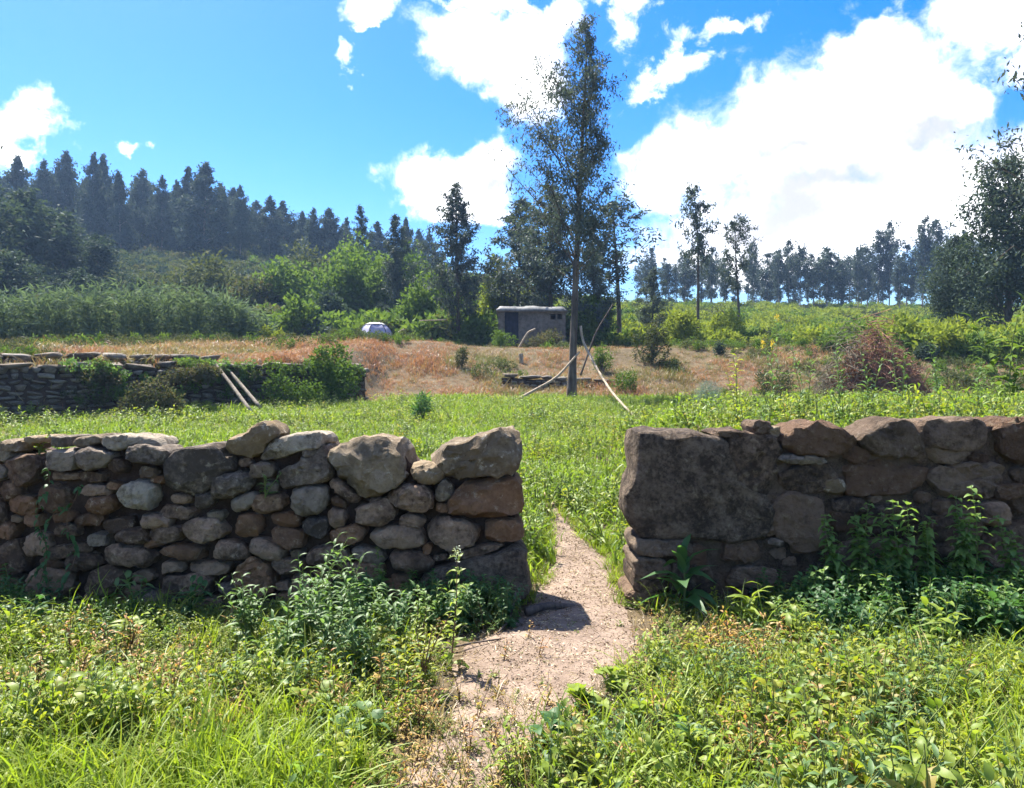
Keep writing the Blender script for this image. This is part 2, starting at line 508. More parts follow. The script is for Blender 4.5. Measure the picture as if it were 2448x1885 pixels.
M['yellow_flower'] = leaf_mat('yellow_petal', (0.7, 0.45, 0.02), (0.8, 0.6, 0.05), None, trans=0.2)
M['plaster'] = earth_mat('shed_plaster', (0.055, 0.048, 0.042), (0.17, 0.148, 0.125), 5.0, 0.5, 0.02, (0.06, 0.055, 0.045))
M['tarp'] = plain_mat('grey_tarp', (0.07, 0.072, 0.07), (0.20, 0.20, 0.195), 3.5, 0.6, 0.3)
M['curtain'] = plain_mat('dark_blue_cloth', (0.006, 0.008, 0.018), (0.018, 0.022, 0.045), 4, 0.8, 0.3)
M['tent'] = plain_mat('lilac_grey_tent', (0.24, 0.235, 0.33), (0.33, 0.32, 0.42), 3, 0.6, 0.1)
M['tent_pale'] = plain_mat('white_tent_panel', (0.42, 0.43, 0.44), (0.55, 0.56, 0.57), 3, 0.6, 0.1)
M['tent_pole'] = plain_mat('dark_tent_seam', (0.03, 0.03, 0.05), (0.06, 0.06, 0.09), 3, 0.5, 0.1)

# ------------------------------------------------------------------ ground
def grid_axis(segs):
    a = []
    for lo, hi, st in segs:
        n = max(1, int(round((hi - lo) / st)))
        a += list(np.linspace(lo, hi, n, endpoint=False))
    a.append(segs[-1][1])
    return np.array(a)

def build_ground():
    xs = grid_axis([(-3000, -400, 200), (-400, -120, 20), (-120, -22, 2.2), (-22, -4, 0.35), (-4, 4, 0.12), (4, 22, 0.35), (22, 120, 2.2), (120, 400, 20), (400, 3000, 200)])
    ys = grid_axis([(-3000, -100, 300), (-100, 0, 8), (0, 2, 0.3), (2, 8, 0.12), (8, 40, 0.32), (40, 60, 0.8), (60, 170, 2.2), (170, 500, 20), (500, 4000, 250)])
    X, Y = np.meshgrid(xs, ys)
    Z = ground_z(X, Y)
    V = np.stack([X, Y, Z], -1).reshape(-1, 3)
    nx, ny = len(xs), len(ys)
    i = np.arange(ny - 1)[:, None] * nx + np.arange(nx - 1)[None, :]
    Q = np.stack([i, i + 1, i + nx + 1, i + nx], -1).reshape(-1, 4)
    o = obj('ground', new_mesh('ground', V, None, Q, M['ground'], True))
    tag(o, 'brown soil of the field, bank and hillside', None, None, 'structure')
build_ground()

PATH = np.array([  # Y, centre X, half width
    [1.2, -0.46, 0.26], [3.05, -0.30, 0.28], [3.6, -0.06, 0.34], [4.0, 0.06, 0.44], [4.4, 0.12, 0.60], [4.75, 0.20, 0.80], [5.1, 0.36, 0.72], [5.45, 0.46, 0.50], [5.8, 0.50, 0.43],
    [6.9, 0.63, 0.36], [7.9, 0.57, 0.22], [8.8, 0.52, 0.08], [9.6, 0.5, 0.03]])

def path_dist(x, y):
    """signed: <1 inside the trodden strip"""
    c = np.interp(y, PATH[:, 0], PATH[:, 1]); h = np.interp(y, PATH[:, 0], PATH[:, 2])
    return np.abs(x - c) / np.maximum(h, 0.03)

def build_path():
    ys = np.linspace(1.2, 9.6, 180); us = np.linspace(-1.25, 1.25, 34)
    Yg, U = np.meshgrid(ys, us, indexing='ij')
    c = np.interp(Yg, PATH[:, 0], PATH[:, 1]); h = np.interp(Yg, PATH[:, 0], PATH[:, 2])
    X = c + U * h
    Z = ground_z(X, Yg) + 0.02 - 0.05 * np.abs(U) ** 3 + 0.012 * vnoise(X, Yg, 4, 9) + 0.005 * vnoise(X, Yg, 17, 10)
    n, m = X.shape
    i = np.arange(n - 1)[:, None] * m + np.arange(m - 1)[None, :]
    Q = np.stack([i, i + m, i + m + 1, i + 1], -1).reshape(-1, 4)[:, ::-1]
    o = obj('path', new_mesh('path', np.stack([X, Yg, Z], -1).reshape(-1, 3), None, Q, M['path'], True))
    tag(o, 'trodden pale sandy footpath through the wall gap', None, None, 'structure')
build_path()

# ------------------------------------------------------------------ stones and walls
def chaikin(P, k):
    for _ in range(k):
        Q = np.roll(P, -1, 0)
        P = np.stack([0.78 * P + 0.22 * Q, 0.22 * P + 0.78 * Q], 1).reshape(-1, 2)
    return P

def resample(P, n):
    Q = np.vstack([P, P[:1]])
    s = np.concatenate([[0], np.cumsum(np.linalg.norm(np.diff(Q, axis=0), axis=1))])
    t = np.linspace(0, s[-1], n, endpoint=False)
    return np.stack([np.interp(t, s, Q[:, 0]), np.interp(t, s, Q[:, 1])], -1)

def stone_mesh(P, front, back, angular, seed, mat, n=32, chips=None):
    """P: outline in the wall plane (x, z); bulges towards -y by front, runs back by back"""
    rng = np.random.RandomState(seed)
    if not angular and rng.rand() < 0.45: angular = True
    P = resample(chaikin(np.asarray(P, float), 1 if angular else 2), n)
    c = P.mean(0); P = P - c
    size = np.sqrt((P ** 2).sum(1)).mean()
    rel = P / size
    P = P * (1 + 0.05 * np.sin(3 * np.arctan2(rel[:, 1], rel[:, 0]) + rng.uniform(0, 6)) + 0.03 * np.sin(7 * np.arctan2(rel[:, 1], rel[:, 0]) + rng.uniform(0, 6)))[:, None]
    if angular:
        rings = [(0.22, -0.97), (0.45, -1.0), (0.66, -1.0), (0.83, -0.96), (0.92, -0.86), (0.97, -0.62), (0.995, -0.3), (1.0, 0.05), (1.0, 0.25), (0.995, 0.5), (0.98, 0.75), (0.90, 0.95), (0.5, 1.0)]
    else:
        rings = [(0.22, -0.99), (0.42, -0.94), (0.60, -0.85), (0.75, -0.72), (0.88, -0.50), (0.96, -0.24), (1.0, 0.02), (0.99, 0.28), (0.94, 0.6), (0.78, 0.88), (0.4, 1.0)]
    V = [np.array([[0, -front, 0]])]
    for s, d in rings:
        dy = d * front if d < 0 else d * back
        V.append(np.stack([P[:, 0] * s, np.full(n, dy), P[:, 1] * s], -1))
    V.append(np.array([[0, back, 0]]))
    V = np.concatenate(V)
    # planar chips
    ext = np.array([np.abs(P[:, 0]).max(), front, np.abs(P[:, 1]).max()])
    for k in range(chips if chips is not None else (13 if angular else 7)):
        nrm = rng.normal(size=3); nrm[1] = -abs(nrm[1]) * 1.3
        nrm /= np.linalg.norm(nrm)
        sup = (np.abs(nrm) * ext).sum()
        d = sup * rng.uniform(0.54, 0.80)
        ov = V @ nrm - d
        m = (ov > 0) & (V[:, 1] < back * 0.3)
        V[m] -= ov[m][:, None] * nrm[None, :] * 0.97
    # lumpy relief
    am = (0.075 if size < 0.3 else 0.05) * size
    for k in range(22):
        f = rng.normal(size=3); f = f / np.linalg.norm(f) * (rng.uniform(2.5, 8) if k < 8 else rng.uniform(9, 22)) / size
        ph = rng.uniform(0, 6.28)
        V += (np.sin(V @ f + ph) * am * rng.uniform(0.1, 0.42))[:, None] * rng.normal(size=3)[None, :] * 0.6
    nr = len(rings)
    T, Q = [], []
    for j in range(n):
        j2 = (j + 1) % n
        T.append([0, 1 + j, 1 + j2])
        e = 1 + nr * n
        T.append([e, 1 + (nr - 1) * n + j2, 1 + (nr - 1) * n + j])
    for r in range(nr - 1):
        for j in range(n):
            j2 = (j + 1) % n
            Q.append([1 + r * n + j, 1 + (r + 1) * n + j, 1 + (r + 1) * n + j2, 1 + r * n + j2])
    me = new_mesh('stone', V, T, Q, mat, True)
    me.set_sharp_from_angle(angle=R(27 if angular else 42))
    return me, c

def ell(cx, cy, w, h, rot=0, k=12, sq=2.7, seed=0):
    rng = np.random.RandomState(seed)
    a = np.arange(k) / k * 2 * math.pi
    x = np.sign(np.cos(a)) * np.abs(np.cos(a)) ** (2 / sq) * w / 2 * rng.uniform(0.84, 1.08, k)
    y = np.sign(np.sin(a)) * np.abs(np.sin(a)) ** (2 / sq) * h / 2 * rng.uniform(0.82, 1.08, k)
    r = R(rot)
    return np.stack([cx + x * math.cos(r) - y * math.sin(r), cy + x * math.sin(r) + y * math.cos(r)], -1)

def inpoly(P, X, Y):
    r = np.zeros(X.shape, bool)
    n = len(P); j = n - 1
    for i in range(n):
        xi, yi = P[i]; xj, yj = P[j]
        c = ((yi > Y) != (yj > Y)) & (X < (xj - xi) * (Y - yi) / (yj - yi + 1e-12) + xi)
        r ^= c
        j = i
    return r

WALL_Y = 5.68                                   # the walls' front faces

def z2(pts):   # zoom view 2 -> photo pixels
    return np.array([(560 + x / 2.951, 980 + y / 2.951) for x, y in pts])
def z1(pts):
    return np.array([(x / 3.364, 980 + y / 3.364) for x, y in pts])
def z3(pts):
    return np.array([(1460 + x / 2.2105, 960 + y / 2.2105) for x, y in pts])

STN = []   # (outline in photo px at the wall plane, angular, material, front, back)
def S(P, ang=False, mat='stone', front=None, back=0.28):
    STN.append((np.asarray(P, float), ang, mat, front, back))
def e2(cx, cy, w, h, rot=0, ang=False, mat='stone', **k):
    S(z2([(0, 0)]) * 0 + ell(560 + cx / 2.951, 980 + cy / 2.951, w / 2.951, h / 2.951, rot, seed=len(STN)), ang, mat, **k)
def e1(cx, cy, w, h, rot=0, ang=False, mat='stone', **k):
    S(ell(cx / 3.364, 980 + cy / 3.364, w / 3.364, h / 3.364, rot, seed=len(STN)), ang, mat, **k)
def e3(cx, cy, w, h, rot=0, ang=False, mat='stone_earth', **k):
    S(ell(1460 + cx / 2.2105, 960 + cy / 2.2105, w / 2.2105, h / 2.2105, rot, seed=len(STN), sq=3.0), ang, mat, **k)

# -- wall at the left of the gate
S(z2([(-40, 240), (0, 200), (110, 150), (200, 90), (300, 110), (335, 160), (310, 200), (240, 240), (200, 300), (110, 345), (20, 300), (-40, 275)]), True, 'stone_pale', 0.10, 0.34)
S(z2([(160, 300), (250, 240), (300, 205), (470, 165), (620, 160), (655, 220), (640, 245), (560, 270), (450, 290), (350, 340), (220, 360), (170, 340)]), True, 'stone_pale', 0.09, 0.40)
S(z2([(480, 280), (588, 275), (585, 322), (482, 330)]), True, 'stone_grey', 0.10, 0.2)
S(z2([(308, 480), (330, 420), (490, 365), (492, 332), (590, 325), (600, 265), (640, 252), (672, 290), (690, 420), (660, 500), (560, 520), (420, 535), (340, 552), (302, 530)]), True, 'stone_grey', 0.08, 0.42)
S(z2([(672, 300), (740, 280), (850, 220), (950, 190), (1100, 205), (1170, 235), (1200, 300), (1240, 400), (1280, 480), (1150, 540), (1080, 550), (1010, 600), (930, 605), (860, 580), (800, 500), (722, 470), (742, 430), (690, 360)]), True, 'stone_pale', 0.12, 0.48)
e2(1370, 450, 240, 165, 5, mat='stone_pale', front=0.08, back=0.35)
S(z2([(1345, 355), (1480, 262), (1600, 215), (1800, 170), (1980, 145), (2028, 200), (2025, 300), (2000, 452), (1850, 462), (1700, 472), (1560, 492), (1500, 450), (1480, 400), (1410, 380)]), True, 'stone_pale', 0.12, 0.55)
S(z2([(1420, 560), (1490, 478), (1552, 540), (1550, 600), (1470, 645), (1430, 630)]), True, 'stone_pale', 0.08, 0.25)
S(z2([(1515, 690), (1560, 580), (1620, 510), (1700, 482), (2000, 466), (2030, 520), (2026, 742), (1900, 757), (1700, 757), (1560, 742)]), True, 'stone', 0.12, 0.55)
e2(530, 632, 284, 228, 0, mat='stone_grey', front=0.11)
e2(245, 655, 290, 135, -8, mat='stone')
e2(780, 575, 280, 95, 36)
e2(1262, 615, 330, 210, 3, mat='stone', front=0.12)
e2(730, 762, 132, 148, 0, front=0.08)
S(z2([(808, 740), (870, 690), (1000, 640), (1100, 620), (1160, 680), (1130, 770), (1020, 820), (900, 815)]), False, 'stone', 0.09)
e2(1257, 782, 190, 98, 2, True, front=0.07)
e2(1170, 895, 395, 185, 3, front=0.09)
S(z2([(490, 800), (540, 758), (660, 760), (672, 850), (625, 912), (560, 880), (495, 850)]), True, 'stone_grey', 0.08)
e2(810, 885, 255, 140, -12, front=0.09)
e2(400, 905, 265, 145, 14, front=0.09)
e2(235, 990, 275, 135, 18, front=0.09)
e2(370, 775, 235, 100, 8)
e2(100, 815, 215, 175, 0)
e2(660, 1030, 315, 155, -6, front=0.10)
e2(950, 1025, 230, 118, 14, mat='stone_grey')
e2(1240, 1070, 320, 160, 5, front=0.11)
e2(390, 1100, 245, 112, -4)
e2(940, 1145, 285, 155, 10, front=0.10)
e2(665, 1180, 250, 145, 4, True, front=0.08)
S(z2([(0, 1210), (60, 1080), (160, 1030), (240, 1080), (300, 1190), (290, 1290), (150, 1340), (60, 1310)]), True, 'stone', 0.10)
S(z2([(955, 1320), (1000, 1230), (1090, 1205), (1240, 1240), (1300, 1310), (1290, 1375), (1120, 1395), (980, 1400)]), True, 'stone', 0.11)
S(z2([(1365, 790), (1420, 745), (1620, 765), (1740, 860), (1700, 950), (1560, 985), (1440, 1000), (1400, 930), (1370, 860)]), True, 'stone', 0.08, 0.4)
S(z2([(1760, 775), (2020, 765), (2035, 915), (1900, 930), (1790, 938), (1770, 850)]), True, 'stone', 0.08, 0.5)
S(z2([(1325, 1250), (1350, 1130), (1500, 1085), (1800, 1015), (1960, 938), (2050, 1000), (2062, 1250), (2000, 1330), (1700, 1362), (1500, 1372), (1380, 1322)]), True, 'stone_jamb', 0.16, 0.55)
S(z2([(1490, 1010), (1700, 960), (1940, 935), (1800, 1005), (1560, 1070), (1480, 1060)]), True, 'stone', 0.06)
e2(1362, 985, 72, 90, 10, True); e2(1455, 1040, 120, 52, -8, True); e2(1190, 1190, 175, 62, 0)
e2(1375, 1398, 130, 52, -3); e2(1540, 1398, 120, 42, 0); e2(1380, 1460, 250, 95, 0, mat='stone_grey')
e2(205, 425, 195, 115, -5, mat='stone_grey', front=0.09)
e2(775, 1100, 110, 60, -15); e2(885, 1310, 100, 85, 0); e2(470, 1220, 150, 120, 0); e2(1290, 905, 60, 60); e2(1470, 690, 110, 70)
e2(1900, 1410, 260, 90); e2(740, 650, 130, 70, 20); e2(1010, 650, 120, 60, -10)
S(z1([(1325, 640), (1350, 480), (1400, 400), (1440, 310), (1560, 290), (1800, 290), (1900, 330), (1922, 430), (1860, 500), (1700, 600), (1670, 650), (1600, 672), (1400, 662)]), True, 'stone_grey', 0.09, 0.45)
e1(1860, 603, 372, 215, -16, mat='stone_grey', front=0.12)
e1(1650, 720, 168, 170, 0, mat='stone_grey', front=0.08)
e1(1465, 715, 175, 82, 6, True)
S(z1([(970, 690), (1000, 600), (1120, 555), (1260, 600), (1282, 720), (1200, 800), (1110, 822), (1040, 760)]), True, 'stone_pale', 0.10)
e1(1195, 498, 170, 98, 0, True, 'stone_grey')
e1(770, 388, 290, 175, -6, mat='stone_grey', front=0.10)
e1(520, 402, 285, 185, 0, mat='stone_grey', front=0.10)
e1(1180, 352, 430, 165, 5, mat='stone_grey', front=0.09)
e1(945, 450, 155, 125, 20)
e1(700, 255, 250, 95, -10, mat='stone_pale', back=0.4, front=0.03); e1(945, 262, 240, 120, -4, mat='stone_pale', back=0.45, front=0.03); e1(1130, 260, 330, 90, 8, mat='stone_pale', back=0.45, front=0.03)
e1(90, 295, 190, 100, 0, mat='stone_pale', back=0.4, front=0.04); e1(40, 365, 110, 120, 0, mat='stone_pale'); e1(255, 240, 120, 60, 0, mat='stone_pale', back=0.4, front=0.03); e1(475, 255, 110, 95, 0, mat='stone_pale', back=0.4, front=0.03)
e1(190, 490, 235, 265, 0, mat='stone', front=0.09)
e1(830, 762, 255, 148, -4, front=0.09)
e1(1245, 893, 295, 122, 6, front=0.10)
e1(1655, 965, 312, 192, 4, front=0.11)
e1(1360, 995, 255, 138, 4, front=0.09)
e1(1090, 1010, 285, 142, 3, front=0.10)
e1(950, 925, 260, 130, -12)
e1(1240, 1075, 185, 72, -14)
e1(1060, 1175, 445, 188, 4, front=0.11)
e1(1490, 1142, 400, 122, 6, front=0.08)
e1(1850, 1130, 305, 182, 4, front=0.09)
e1(870, 1368, 360, 232, -10, front=0.13)
e1(1155, 1335, 190, 105, -8); e1(1380, 1262, 240, 98, -5); e1(1680, 1272, 360, 112, 4)
e1(680, 1220, 305, 138, -6, front=0.09)
e1(1500, 1405, 560, 185, 0, front=0.08)
e1(400, 1400, 450, 290, 0, front=0.07); e1(110, 1190, 265, 285, 0, front=0.07); e1(75, 1450, 190, 300, 0, front=0.06)
e1(515, 862, 175, 92, -12); e1(545, 965, 190, 110, 0); e1(520, 535, 340, 72, 0); e1(70, 970, 150, 145, 0, front=0.07); e1(445, 700, 235, 250, 0, front=0.05)
e1(1430, 825, 310, 110, 6); e1(1740, 850, 145, 82, 0, mat='stone_pale'); e1(1960, 740, 230, 130, -25, mat='stone_grey'); e1(750, 540, 240, 90, 4); e1(760, 650, 280, 95)
e1(200, 760, 220, 200, front=0.05); e1(90, 650, 170, 160, front=0.05); e1(300, 1080, 220, 200, front=0.05)
LEFT_END = len(STN)
# -- wall at the right of the gate
S(z3([(122, 175), (200, 158), (420, 188), (600, 200), (640, 330), (720, 460), (815, 520), (800, 690), (700, 712), (420, 722), (170, 712), (118, 640), (105, 500), (112, 380), (116, 260)]), True, 'stone_jamb', 0.09, 0.56)
S(z3([(600, 200), (640, 165), (860, 170), (895, 230), (870, 320), (860, 440), (760, 500), (660, 450), (640, 330)]), True, 'stone_earth', 0.07, 0.45)
S(z3([(520, 160), (640, 148), (740, 170), (720, 190), (560, 185)]), True, 'stone_earth', 0.05, 0.4)
S(z3([(880, 190), (960, 125), (1080, 110), (1200, 130), (1290, 200), (1270, 250), (1150, 292), (1020, 285), (930, 240)]), False, 'stone_earth', 0.12, 0.5)
S(z3([(1290, 190), (1400, 130), (1480, 95), (1580, 110), (1640, 220), (1620, 280), (1500, 300), (1370, 275)]), True, 'stone_jamb', 0.11, 0.5)
e3(800, 135, 130, 75, front=0.04, back=0.3); e3(870, 160, 70, 60, mat='stone_pale', back=0.3)
S(z3([(1640, 120), (1760, 90), (1990, 95), (2010, 200), (1930, 260), (1760, 262), (1660, 220)]), True, 'stone_earth', 0.09, 0.5)
S(z3([(2010, 110), (2184, 90), (2330, 100), (2340, 260), (2180, 330), (2040, 270)]), True, 'stone_earth', 0.09, 0.5)
e3(1780, 270, 240, 110); e3(1010, 308, 320, 48, 3, True, 'stone_grey', front=0.09)
e3(1040, 410, 340, 150, ang=True, front=0.05); e3(1440, 410, 440, 200, ang=True, front=0.05); e3(1900, 410, 420, 190, ang=True, front=0.05)
S(z3([(850, 560), (900, 500), (1050, 480), (1115, 540), (1110, 640), (1140, 760), (1120, 850), (980, 850), (940, 740), (860, 720)]), True, 'stone_earth', 0.07, 0.3)
e3(680, 790, 235, 115, 0, True, front=0.06); e3(860, 740, 115, 42, 4, True, 'stone_grey', front=0.08)
S(z3([(118, 722), (260, 728), (420, 740), (440, 800), (260, 815), (125, 812)]), True, 'stone_jamb', 0.08, 0.55)
S(z3([(122, 812), (262, 822), (330, 880), (290, 930), (125, 930)]), True, 'stone_jamb', 0.08, 0.55)
e3(205, 960, 200, 130, 0, True, front=0.07, back=0.55); e3(180, 1040, 190, 110, 0, True, front=0.06, back=0.5)
e3(2015, 590, 195, 142, 0, mat='stone', front=0.13); e3(2090, 475, 200, 85, -3, front=0.10); e3(1180, 450, 130, 85, mat='stone_pale', front=0.06)
e3(430, 820, 170, 150); e3(420, 930, 320, 150, ang=True); e3(760, 930, 330, 130, ang=True, front=0.05); e3(1100, 940, 300, 150); e3(830, 640, 130, 150, ang=True, front=0.05)
RIGHT_END = len(STN)

LTOP = ([-500, 0, 60, 180, 260, 330, 395, 420, 555, 600, 640, 665, 760, 785, 880, 960, 985, 1040, 1100, 1245], [1075, 1062, 1085, 1072, 1050, 1058, 1085, 1082, 1078, 1050, 1040, 1045, 1040, 1078, 1048, 1060, 1110, 1110, 1075, 1040])
RTOP = ([1500, 1560, 1750, 1900, 2020, 2150, 2300, 2448, 3000], [1045, 1050, 1040, 1030, 1030, 1015, 1005, 1000, 1000])

def fill_stones(x0, x1, top, bottom, existing, seed, sizes, mats, rad=1.0):
    g = 4.0
    xs = np.arange(x0, x1, g); ys = np.arange(1000, bottom, g)
    X, Y = np.meshgrid(xs, ys)
    occ = Y < np.interp(X, *top) + 6
    for P in existing:
        occ |= inpoly(P, X, Y)
    rng = random.Random(seed)
    res = []
    for (wmin, wmax, tries) in sizes:
        for _ in range(tries):
            cx = rng.uniform(x0, x1); cy = rng.uniform(1000, bottom)
            w = rng.uniform(wmin, wmax); h = w * rng.uniform(0.42, 0.75)
            e = ((X - cx) / (w / 2)) ** 2 + ((Y - cy) / (h / 2)) ** 2 < 1.0
            n = e.sum()
            if n == 0 or (occ & e).sum() > 0.06 * n: continue
            occ |= ((X - cx) / (w / 2 * 0.97)) ** 2 + ((Y - cy) / (h / 2 * 0.97)) ** 2 < 1.0
            res.append((ell(cx, cy, w * 1.04, h * 1.06, rng.uniform(-12, 12), seed=rng.randint(0, 9999)), rng.random() < 0.3, rng.choice(mats)))
    return res

def wall_core(name, xa, xb, top, parent, mat, inset, endpad, seed):
    """rough earth-and-rubble heart of a wall, a little behind the face stones"""
    nx = int((xb - xa) / 0.05); nz = 26; ny = 8
    def top_z(x):
        px = CX + x / WALL_Y * FPX
        return W(0, 1, WALL_Y).z * 0 + (EYE - (np.interp(px, *top) - CY) / FPX * WALL_Y) - 0.055
    sec = []      # profile of (v, w): front bottom -> front top -> back top -> back bottom
    for k in range(nz): sec.append((0, k / (nz - 1)))
    for k in range(1, ny): sec.append((k / ny, 1))
    for k in range(nz): sec.append((1, 1 - k / (nz - 1)))
    sec = np.array(sec)
    xs = np.linspace(xa, xb, nx)
    X, K = np.meshgrid(xs, np.arange(len(sec)), indexing='ij')
    tz = top_z(X)
    Yv = WALL_Y + inset + sec[K, 0] * (0.60 - inset)
    Z = -0.15 + sec[K, 1] * (tz + 0.15)
    nrm = 0.020 * vnoise(X * 1.0, Z * 1.3 + Yv, 7, seed) + 0.01 * vnoise(X, Z + Yv * 2, 26, seed + 1)
    Yv = Yv + np.where(sec[K, 0] < 0.5, nrm, -nrm)
    Z = Z + np.where((sec[K, 0] > 0) & (sec[K, 0] < 1), nrm, 0)
    V = np.stack([X, Yv, Z], -1).reshape(-1, 3)
    m = len(sec)
    i = np.arange(nx - 1)[:, None] * m + np.arange(m - 1)[None, :]
    Q = list(np.stack([i, i + m, i + m + 1, i + 1], -1).reshape(-1, 4)[:, ::-1])
    T = []
    for e, flip in ((0, False), (nx - 1, True)):
        c = len(V)
        V = np.vstack([V, V[e * m:(e + 1) * m].mean(0) + np.array([0, 0, 0.0])])
        for k in range(m - 1):
            T.append([c, e * m + k, e * m + k + 1] if not flip else [c, e * m + k + 1, e * m + k])
    o = obj(name, new_mesh(name, V, T, Q, mat, True), parent)
    return o

def build_wall(name, label, stones, fill, xa, xb, top, core_mat, inset, shift, seed):
    root = empty(name, ((xa + xb) / 2, WALL_Y, 0), label, 'wall', 'stone walls beside the gate')
    root['kind'] = 'thing'
    c = wall_core('rubble_core', xa, xb, top, root, M[core_mat], inset, 0, seed)
    c.location = (-(xa + xb) / 2, -WALL_Y, 0)
    allst = [(P, a, m, f, bk) for P, a, m, f, bk in stones] + [(P, a, m, None, 0.22) for P, a, m in fill]
    for k, (P, ang, mat, front, back) in enumerate(allst):
        P = P.mean(0) + (P - P.mean(0)) * 1.05
        Q = np.stack([(P[:, 0] - CX) / FPX * WALL_Y, EYE - (P[:, 1] - CY) / FPX * WALL_Y], -1)
        ext = Q.max(0) - Q.min(0)
        if front is None: front = min(0.085, 0.36 * ext.min())
        if mat in ('stone_earth', 'stone_jamb'): front *= 0.8; ang = True
        if Q[:, 1].max() < 0.02: continue
        me, cen = stone_mesh(Q, front, back, ang, seed * 1000 + k, M[mat], chips=0 if mat == 'stone_jamb' else (5 if mat == 'stone_earth' else None))
        o = obj('stone', me, root, (cen[0] - (xa + xb) / 2, shift, cen[1]))
    return root

lf = fill_stones(-420, 1245, LTOP, 1500, [s[0] for s in STN[:LEFT_END]], 3, [(120, 170, 260), (80, 120, 900), (50, 80, 2200), (32, 50, 2500)], ['stone', 'stone', 'stone', 'stone_grey'])
lf = lf[:185]
wall_l = build_wall('dry_stone_wall', 'dry stone wall of rounded cobbles with big pale blocks at its gate end', STN[:LEFT_END], lf, -4.6, 0.02, LTOP, 'core', 0.075, 0.0, 1)
rf = fill_stones(1520, 2760, RTOP, 1520, [s[0] for s in STN[LEFT_END:RIGHT_END]], 8, [(150, 230, 400), (90, 150, 900), (55, 90, 1400), (32, 55, 1200)], ['stone_earth'])
wall_r = build_wall('earthy_stone_wall', 'brown stone wall packed with earth and overgrown by nettles', STN[LEFT_END:RIGHT_END], rf, 0.985, 4.7, RTOP, 'core_r', 0.014, 0.0, 2)

# coarse low-poly stones for the walls farther away
def block_mesh(seed, mat):
    rng = np.random.RandomState(seed)
    P = np.array([(x, y, z) for x in (-1, 0, 1) for y in (-1, 1) for z in (-1, 0, 1)], float)
    import bmesh
    bm = bmesh.new()
    bmesh.ops.create_icosphere(bm, subdivisions=2, radius=1)
    V = np.array([v.co[:] for v in bm.verts]); F = [[v.index for v in f.verts] for f in bm.faces]
    bm.free()
    V = np.sign(V) * np.abs(V) ** 0.5
    for k in range(5):
        f = rng.normal(size=3) * 2.2
        V += (np.sin(V @ f + rng.uniform(0, 6)) * 0.11)[:, None] * rng.normal(size=3)[None, :]
    V /= np.abs(V).max(0)
    return new_mesh('stone', V * 0.5, F, None, mat, True)
FAR_STONES = [block_mesh(70 + k, M['stone_far']) for k in range(8)]

def terrace_wall(name, label, A, B, z0f, z1f, seed, row_h, wid, caps=True, thick=0.5, mat='core'):
    A = np.array(A, float); B = np.array(B, float)
    L = np.linalg.norm(B - A); d = (B - A) / L; nrm = np.array([-d[1], d[0]])
    ang = math.atan2(d[1], d[0])
    root = empty(name, (A[0], A[1], 0), label, 'wall', 'dry stone terrace walls', ang)
    root['kind'] = 'thing'
    rng = random.Random(seed)
    # earth core
    n = int(L / 0.25) + 2
    us = np.linspace(0, L, n)
    sec = [(0.06, 0), (0.05, 0.5), (0.07, 1), (thick, 1), (thick, 0)]
    V = []
    for u in us:
        a, b_ = z0f(u), z1f(u)
        for (w_, t_) in sec:
            V.append((u, w_ + rng.uniform(-0.015, 0.015), a - 0.3 + (b_ - 0.06 - a + 0.3) * t_ + rng.uniform(-0.02, 0.02)))
    m = len(sec); Q = []
    for i in range(n - 1):
        for k in range(m - 1):
            Q.append([i * m + k, (i + 1) * m + k, (i + 1) * m + k + 1, i * m + k + 1])
    obj('rubble_core', new_mesh('rubble_core', V, None, [q[::-1] for q in Q], M[mat], True), root)
    found = []
    zrow = 0.0
    zmax = max(z1f(u) - z0f(u) for u in us)
    while zrow < zmax:
        h = rng.uniform(*row_h)
        u = rng.uniform(-0.3, 0)
        while u < L:
            w_ = rng.uniform(*wid)
            uc = u + w_ / 2
            zb = z0f(min(max(uc, 0), L)); zt = z1f(min(max(uc, 0), L))
            zz = zb + zrow + h / 2
            if zz + h * 0.3 < zt and 0 < uc < L:
                found.append((w_ * h, rng.choice(FAR_STONES), (uc, 0.10 + rng.uniform(-0.03, 0.02), zz + rng.uniform(-0.015, 0.015)),
                        (rng.uniform(-0.15, 0.15), rng.uniform(-0.2, 0.2), rng.uniform(-0.2, 0.2)), (w_ * rng.uniform(0.85, 1.06), 0.26, h * rng.uniform(0.7, 1.12))))
            u += w_ * 1.0
        zrow += h * 0.98
    found.sort(key=lambda q: -q[0])
    for a_, me, lo, ro, sc_ in found[:270]:
        obj('stone', me, root, lo, ro, sc_)
    if len(found) > 270:
        mb = MB()
        for a_, me, lo, ro, sc_ in found[270:]:
            V = np.empty(len(me.vertices) * 3, np.float32); me.vertices.foreach_get('co', V)
            F = np.empty(len(me.polygons) * 3, np.int32); me.polygons.foreach_get('vertices', F)
            Mx = Matrix.LocRotScale(Vector(lo), Euler(ro), Vector(sc_))
            V = V.reshape(-1, 3) @ np.array(Mx.to_3x3()).T + np.array(lo)
            mb.add(V, F.reshape(-1, 3))
        o = obj('small_stones', mb.mesh('small_stones', M['stone_far'], True), root)
        o['kind'] = 'stuff'
    if caps:
        u = 0.0
        while u < L - 0.2:
            w_ = rng.uniform(0.45, 1.05); h = rng.uniform(0.14, 0.22)
            uc = min(u + w_ / 2, L)
            obj('cap_stone', rng.choice(FAR_STONES), root, (uc, 0.20, z1f(uc) + h * 0.12 + rng.uniform(-0.03, 0.03)), (rng.uniform(-.06, .06), rng.uniform(-.07, .07), rng.uniform(-.1, .1)), (w_ * 1.02, 0.55, h))
            u += w_ * rng.uniform(0.94, 1.02)
    return root

